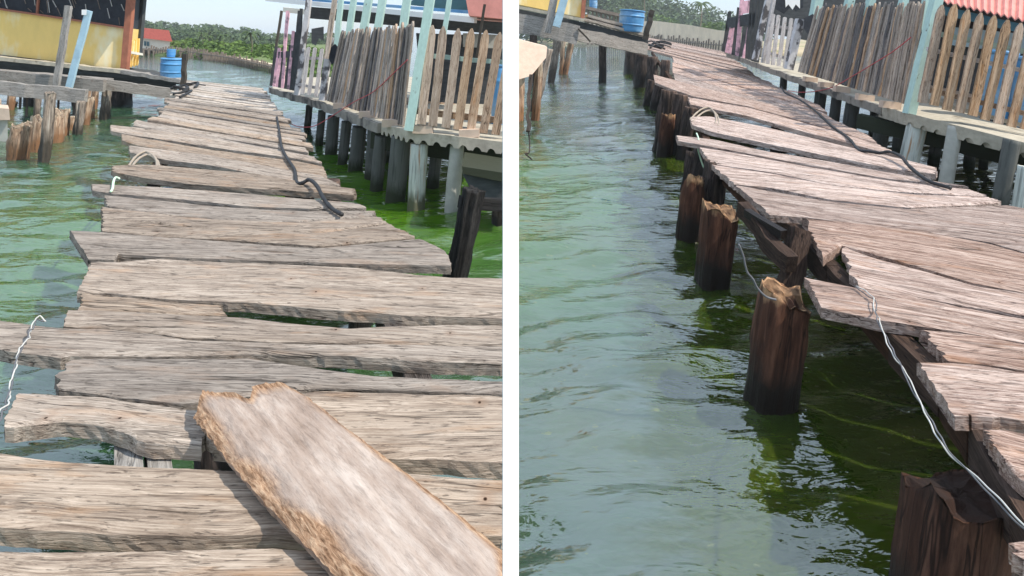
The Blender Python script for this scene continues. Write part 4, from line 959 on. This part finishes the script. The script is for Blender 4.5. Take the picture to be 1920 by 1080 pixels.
# ---- beside the pinkish walkway
drr = lambda x: ladder([(1360, 17.5), (1400, 15), (1440, 13.2), (1560, 9.9), (1640, 8.2), (1700, 7.2), (1800, 6.6), (1920, 6.1), (2150, 5.4)], x, True)
def eR(x):
    y = ladder([(1360, 98), (1400, 111), (1440, 126), (1560, 168), (1655, 200), (1700, 212), (1920, 268), (2150, 330)], x); return atd(x, y, drr(x))
pf = thing('stilt_platform', V((4.6, 9, 0)), 'concrete stilt platform with a toothed lip on the far side of the pinkish walkway', 'platform')
edge_ = [eR(x) for x in (1364, 1400, 1440, 1500, 1560, 1600, 1655)]; front = [eR(x) for x in (1655, 1700, 1800, 1920, 2150)]
sheet_slab('deck', edge_+front[1:]+[V((9.5, 7.5, .75)), V((11.5, 15, .95)), V((8.2, 17.5, 1.2))], .05, M['edge'], pf)
corrugated(front, .10, .05, .165, pf)
for a, b in zip(edge_, edge_[1:]): bar('side_lip', a-V((.02, .02, .05)), b-V((.02, .02, .05)), .12, .05, M['lip'], pf, V((0, 0, 1)), rough=.012, n=12)
bar('beam', atd(1610, 226, 8.3), atd(2000, 318, 6.5), .20, .12, M['conc_shaded'], pf, V((0, 0, 1)))
for tx, ty, bx, by, w, d, mt in ((1722, 228, 1698, 330, 32, 7.2, 'cpile'), (1792, 245, 1768, 372, 24, 6.7, 'conc'), (1898, 270, 1868, 410, 26, 6.1, 'conc'), (1925, 320, 1905, 440, 26, 5.8, 'cpile'), (1660, 215, 1640, 320, 26, 8.6, 'conc'), (1690, 225, 1680, 320, 20, 9.2, 'conc'), (1600, 195, 1588, 270, 24, 9.6, 'conc'),
                                (1570, 185, 1560, 250, 18, 10.4, 'conc'), (1540, 175, 1532, 235, 20, 11, 'conc'), (1760, 245, 1748, 320, 18, 9.0, 'conc'), (1825, 250, 1815, 325, 18, 8.6, 'conc'), (1850, 262, 1842, 330, 14, 8.8, 'conc'), (1505, 160, 1500, 210, 12, 12.5, 'conc'), (1470, 150, 1466, 190, 12, 13.5, 'conc'), (1640, 215, 1634, 270, 14, 11, 'conc'), (1975, 300, 1950, 420, 26, 6.1, 'conc')):
    mt = mt if mt == 'cpile' or bx == 1768 else 'conc_shaded'; b = atd(bx, by, d); b2 = b.copy(); tp = atd(tx, ty-8, d); X = (tp-b).normalized(); b2 = b-X*(b.z/X.z)
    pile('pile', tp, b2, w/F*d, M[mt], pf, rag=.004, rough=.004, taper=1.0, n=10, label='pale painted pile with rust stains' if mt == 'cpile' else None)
fp = thing('picket_fence', eR(1830), 'wide spaced pointed brown pickets in front of the blue drum by the pinkish walkway', 'fence')
pickets(fp, [(1767, 9, 1729, 193), (1791, 8, 1751, 198), (1815, 18, 1775, 207), (1840, 24, 1799, 211), (1865, 29, 1823, 217), (1890, 37, 1846, 225), (1914, 43, 1871, 232), (1941, 49, 1896, 238), (1967, 56, 1921, 243), (1992, 62, 1946, 250)], lambda x: drr(x)*.3+4.8, 16.5, 'picket', point=.13)
for (x0, y0, x1, y1, w, mt) in ((1755, 62, 1990, 110, .06, 'green'), (1740, 92, 1975, 145, .05, 'picket_pale'), (1728, 186, 1960, 246, .05, 'conc'), (1728, 165, 1960, 222, .06, 'picket')):
    rail(fp, (x0, y0), (x1, y1), lambda x: drr(x)*.3+4.8, x0-30, x1-30, .06, w, mt)
df = thing('picket_fence', eR(1600), 'close packed grey brown paling fence along the platform of the pinkish walkway', 'fence')
dense(df, 42, (1532, 12), (1735, 8), (1496, 134), (1700, 196), lambda x: drr(x)+.12, [M['picket_grey'], M['picket_grey'], M['picket_grey'], M['picket'], M['picket_dark']])
rail(df, (1526, 40), (1728, 55), drr, 1497, 1700, .24, .08, 'picket_dark'); rail(df, (1510, 100), (1712, 150), drr, 1497, 1700, .24, .08, 'picket_dark')
mf = thing('picket_fence', eR(1455), 'short stretch of pale spaced palings by the pinkish walkway, left of a blotched stub', 'fence')
pickets(mf, [(1450, 26, 1439, 120), (1460, 28, 1449, 122), (1472, 32, 1460, 124), (1484, 34, 1471, 127)], 13.0, 7, 'picket_pale', point=.02)
bar('rail', atd(1442, 48, 13.05), atd(1490, 54, 13.05), .06, .03, M['picket_pale'], mf, V((0, 0, 1))); bar('rail', atd(1438, 98, 13.05), atd(1482, 112, 13.05), .06, .03, M['picket_pale'], mf, V((0, 0, 1)))
pkf = thing('pink_fence', eR(1385), 'dark paling fence with pink painted boards at the far end of the pinkish walkway', 'fence')
for i, (x, m_, tp) in enumerate(((1359, 'dark', 22), (1365, 'pink', 40), (1371, 'pink', 46), (1377, 'dark', 14), (1384, 'pink', -20), (1391, 'dark', 36), (1397, 'pink', 50), (1403, 'dark', -20), (1409, 'dark', -25), (1415, 'dark', -25), (1421, 'dark', -25))):
    bar('picket', atd(x-2, 97+i*2.0, 17-i*.28), atd(x+9, tp, 17-i*.28), .10, .04, M[m_], pkf, n=5, rough=.008)
bar('rail', atd(1364, 44, 17.0), atd(1420, 34, 14.6), .30, .03, M['dark'], pkf, V((0, 0, 1)), n=5)
px_slab('board', [(1392, 2), (1408, 0), (1406, 24), (1391, 26)], 15.4, .05, M['pink'], pkf)
g2 = 'posts of the porch by the pinkish walkway'
post((1764, -32), (1704, 214), 7.22, 16, 'green', 'stout pale green post at the corner of the fence by the pinkish walkway', g2); post((1742, -30), (1729, 60), 7.7, 12, 'green', 'pale green post leaning beside the stout one near the pinkish walkway', g2)
post((1538, -30), (1524, 50), 12.3, 15, 'green', 'broad pale green post at the left end of the close palings, upper edge', g2); post((1600, -30), (1585, 40), 10.7, 13, 'green', 'pale green post left of the middle of the close palings, upper edge', g2)
post((1640, -30), (1626, 30), 9.7, 12, 'green', 'pale green post over the middle of the close palings, upper edge', g2); post((1702, -30), (1688, 30), 8.5, 12, 'green', 'pale green post above the close palings near the corner, upper edge', g2)
post((1447, -30), (1415, 112), 13.8, 9, 'blotch', 'tall blotched post between pink boards and pale palings by the pinkish walkway', g2); post((1500, 36), (1478, 130), 12.4, 13, 'blotch', 'blotched white stub post with dark rags, left of the close brown palings', g2)
post((1456, -30), (1430, 118), 13.3, 6, 'picket_pale', 'slim pale post right of the tall blotched post', g2)
tag(px_slab('dark_cloth', [(1508, 34), (1524, 26), (1530, 32), (1529, 56), (1516, 66), (1507, 54)], 12.2, .07, M['screen']), 'dark cloth bundle hung by the blotched stub of the pinkish walkway', 'cloth')
tag(px_slab('dark_sheet', [(1452, -20), (1506, -20), (1506, 14), (1492, 22), (1484, 12), (1470, 26), (1452, 16)], 13.4, .06, M['screen']), 'dark sheet hanging above the pale palings by the pinkish walkway', 'cloth')
pl = tag(px_slab('pale_cloth', [(1472, -6), (1500, -8), (1500, 16), (1492, 8), (1486, 18), (1478, 8), (1473, 14)], 13.25, .05, M['white']), 'pale cloth on the dark sheet above the pale palings', 'cloth')
hs = thing('porch_wall', atd(1850, 180, 9), 'dark wall with a pale blue band behind the pickets by the pinkish walkway', 'wall')
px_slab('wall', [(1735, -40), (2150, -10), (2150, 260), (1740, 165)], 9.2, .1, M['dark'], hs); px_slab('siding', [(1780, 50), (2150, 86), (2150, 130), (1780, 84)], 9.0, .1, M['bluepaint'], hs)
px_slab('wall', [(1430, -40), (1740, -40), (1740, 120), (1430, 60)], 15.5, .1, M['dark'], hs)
px_slab('lower_boards', [(1740, 160), (2150, 246), (2150, 262), (1740, 174)], 9.1, .1, M['picket'], hs)
rf = thing('porch_roof', atd(1850, 20, 9), 'faded red corrugated porch roof above the pickets by the pinkish walkway', 'roof')
P = [atd(1768, 2, 8.4), atd(1920, 37, 7.9), atd(2150, 88, 7.2)]; Q = [atd(1760, -50, 10), atd(2150, -10, 9.4)]
vs = []; fs = []; n = 110
for i in range(n+1):
    a = poly_at(P, i/n); b = poly_at(Q, i/n); w = .022*math.sin(i*1.57)
    vs += [a+V((0, 0, w)), b+V((0, 0, w)), b+V((0, 0, w-.02)), a+V((0, 0, w-.02))]
for i in range(n):
    for q in range(4): fs.append((i*4+q, i*4+(q+1) % 4, (i+1)*4+(q+1) % 4, (i+1)*4+q))
mk('roof_sheet', vs, fs, M['pinkroof'], rf); bar('fascia', P[0]+V((0, .15, -.10)), P[2]+V((0, .15, -.10)), .12, .05, M['teal'], rf, V((0, 0, 1)))
drum(1838, 1888, 94, 225, 7.5, 'tall blue drum standing behind the pickets of the pinkish walkway, left one', lean=.12); drum(1892, 1945, 106, 240, 7.3, 'tall blue drum behind the pickets, nearest the right side', lean=.12)
for x, lb in ((1520, 'farthest cement foot under the palings by the pinkish walkway'), (1550, 'second farthest cement foot under the palings by the pinkish walkway'), (1580, 'cement foot under the middle palings by the pinkish walkway'), (1624, 'long cement foot under the palings by the pinkish walkway'), (1672, 'cement foot with red paint nearest the green corner post')):
    a = eR(x)+V((.03, .08, .06)); tag(bar('cement_foot', a-V((.12, 0, 0)), a+V((.12, 0, -.03)), .09, .09, M['conc_warm'], None, V((0, 0, 1)), rough=.006, n=3), lb, 'cement foot', 'cement feet under the second fence')
tag(tube('red_string', [atd(*p) for p in ((1478, 170, 11.2), (1500, 173, 10.9), (1530, 171, 10.4), (1562, 163, 9.7), (1600, 142, 9.1), (1640, 118, 8.3), (1675, 96, 7.8), (1708, 70, 7.45))], .007, M['red']), 'red string running from the pinkish walkway up to its green corner post', 'string')

# ------------------------------------------------------------------ far end beside the pinkish walkway
y2 = thing('yellow_house', atd(1030, 60, 24), 'yellow stilt house corner with a red post beyond the white divider', 'house')
wall_px('wall', [(960, -60), (1093, -40), (1091, 33), (960, 6)], 24, V((.02, 1, 0))*3, M['yellow'], y2)
bar('corner_post', atd(1099, -50, 23.9), atd(1092, 36, 23.9), .16, .14, M['redpost'], y2)
bar('floor_lip', atd(955, 10, 23.7), atd(1095, 38, 23.7), .12, .3, M['edge'], y2, V((0, 0, 1)), rough=.012, n=20)
wall_px('floor_beam', [(955, 14), (1095, 42), (1215, 72), (1215, 82), (1095, 56), (955, 30)], 24, V((.1, 1, 0))*.3, M['dark'], y2)
for a, b in (((1092, 36), (1215, 68)), ((1100, 30), (1195, 55))): bar('landing_plank', atd(a[0], a[1], 24.2), atd(b[0], b[1], 24.2), .12, .8, M['far'], y2, V((0, 0, 1)), rough=.02, n=10)
for t, b in (((1000, 40), (1000, 150)), ((1130, 60), (1130, 158)), ((1195, 80), (1195, 158))): pile('pile', atd(t[0], t[1], 24.6), atz(b[0], 155), .3, M['pile_dark'], y2, rag=.01, n=8)
oj = thing('old_jetty', atz(1040, 160), 'old grey jetty with leaning posts and a long beam reaching the pinkish walkway', 'jetty')
bar('beam', atd(940, 36, 19), atd(1084, 66, 19), .62, .14, M['beam'], oj, V((0, 0, 1)), rough=.02, n=12); bar('beam', atd(1080, 64, 19.5), atd(1212, 92, 21), .42, .14, M['beam'], oj, V((0, 0, 1)), rough=.02, n=12)
bar('post', atd(1026, 62, 18.7), atd(1044, -30, 18.7), .24, .12, M['beam'], oj, label='grey leaning post'); bar('post', atd(1043, 50, 18.6), atd(1066, -30, 18.6), .24, .1, M['bluepaint'], oj, label='pale blue leaning post')
bar('rod', atd(1084, 54, 18.9), atd(1107, 78, 18.9), .05, .05, M['pole'], oj)
for t, b, w, mt in (((1028, 90), (1001, 208), 18, 'pole'), ((1046, 70), (1033, 155), 15, 'pole'), ((1074, 66), (1064, 117), 11, 'stub'), ((1056, 76), (1054, 108), 9, 'stub')):
    d = min(2090/(b[1]-HZ), 30); bb = atd(b[0], b[1], d); tp = atd(t[0], t[1], d); X = (tp-bb).normalized(); bb = bb-X*(bb.z/X.z)
    pile('pile', tp, bb, w/F*d, M[mt], oj, rag=.03, rough=.02, taper=.8)
cb = thing('concrete_landing', atz(985, 215), 'orange tinted concrete landing slab over the water beside the white divider', 'landing')
sl = [atd(962, 72, 13.2), atd(1026, 88, 13.2), atd(1024, 108, 13.0), atd(996, 142, 12.6), atd(962, 152, 12.4)]
vs = sl+[p+V((.0, .9, .02)) for p in sl]; n = 5
mk('slab', vs, [(0, 1, 2, 3, 4)[::-1], tuple(range(5, 10))]+[(i, (i+1) % n, (i+1) % n+n, i+n) for i in range(n)], M['conc_warm'], cb)
for t, b, w in (((972, 140), (970, 205), 22), ((1012, 112), (1004, 200), 14)):
    d = 13.3; bb = atd(b[0], b[1], d); tp = atd(t[0], t[1], d); bb = V((bb.x, bb.y, 0)); pile('pile', tp, bb, w/F*d, M['stub'], cb, rag=.01)
rs = thing('rusty_rod', atd(990, 300, 8.), 'thin twisted rusty rod hanging beside the white divider over the water', 'rod')
bar('shaft', atd(994, 140, 10), atd(990, 246, 9.4), .06, .05, M['under'], rs, rough=.02); vs, fs = tube_geo([atd(990, 244, 9.4), atd(993, 262, 9.4), atd(992, 286, 9.2), atd(985, 288, 9.2), atd(996, 298, 9.1), atd(1005, 310, 9.0)], .012); mk('hook', vs, fs, M['under'], rs)
drum(1159, 1205, 19, 60, 24.1, 'blue plastic barrel on the landing at the far end of the pinkish walkway', lean=.10); drum(1105, 1120, 0, 17, 60, 'tiny blue tank on the far jetty left of the blue barrel', lean=.0, name='water_tank', cat='tank')
tj = thing('far_jetty', atd(1130, 40, 60), 'far wooden jetty on short stilts carrying a tiny blue tank', 'jetty')
bar('deck', atd(1098, 15, 60), atd(1165, 30, 60), .3, 1.5, M['stake'], tj, V((0, 0, 1)))
for i in range(8): bar('stilt', atd(1102+i*8, 84, 60), atd(1103+i*8, 16+i*1.8, 60), .2, .2, M['stake'], tj, n=2)
tag(bar('barrel_post', atd(1209, 74, 23), atd(1223, 19, 23), .20, .16, M['pole'], None, rough=.02), 'short grey post beside the blue barrel on the pinkish walkway', 'post')
dbg = thing('debris_heap', GR(1230, 92), 'dark tangled rope and driftwood heaped at the far end of the pinkish walkway', 'debris')
r5 = random.Random(5)
for i in range(8):
    a = GR(1200+r5.uniform(0, 40), 80+r5.uniform(0, 14)); vs, fs = tube_geo([a+V((0, 0, .1)), a+V((r5.uniform(.1, .5), r5.uniform(-.4, .2), .22)), a+V((r5.uniform(.5, 1.1), r5.uniform(-1.5, 0), .06))], r5.uniform(.03, .08), 7, 4); mk('stick', vs, fs, M['pile_dark'] if i % 2 else M['cable'], dbg, True)
dbl = thing('debris_heap', GL(350, 172), 'dark tangled rope and scraps at the far end of the grey walkway', 'debris')
for i in range(6):
    a = GL(316+r5.uniform(0, 40), 160+r5.uniform(0, 26)); vs, fs = tube_geo([a+V((0, 0, .03)), a+V((r5.uniform(.1, .3), r5.uniform(-.3, .2), .09)), a+V((r5.uniform(.3, .7), r5.uniform(-.8, 0), .03))], r5.uniform(.015, .035), 7, 4); mk('stick', vs, fs, M['pile_dark'] if i % 2 else M['cable'], dbl, True)

# ------------------------------------------------------------------ sea air: pale haze over the bay
hz = bpy.data.materials.new('sea_haze'); hz.use_nodes = True; ht = hz.node_tree; ht.nodes.remove(ht.nodes['Principled BSDF'])
pv = ht.nodes.new('ShaderNodeVolumePrincipled'); pv.inputs['Density'].default_value = .0007; pv.inputs['Color'].default_value = (.86, .92, .97, 1)
ht.links.new(pv.outputs[0], ht.nodes['Material Output'].inputs['Volume'])
a, b = V((-9500, -40, -3)), V((9500, 5200, 26))
vs = [V((x, y, z)) for z in (a.z, b.z) for x, y in ((a.x, a.y), (b.x, a.y), (b.x, b.y), (a.x, b.y))]
tag(mk('haze', vs, [(3, 2, 1, 0), (4, 5, 6, 7), (0, 1, 5, 4), (1, 2, 6, 5), (2, 3, 7, 6), (3, 0, 4, 7)], hz), kind='stuff')
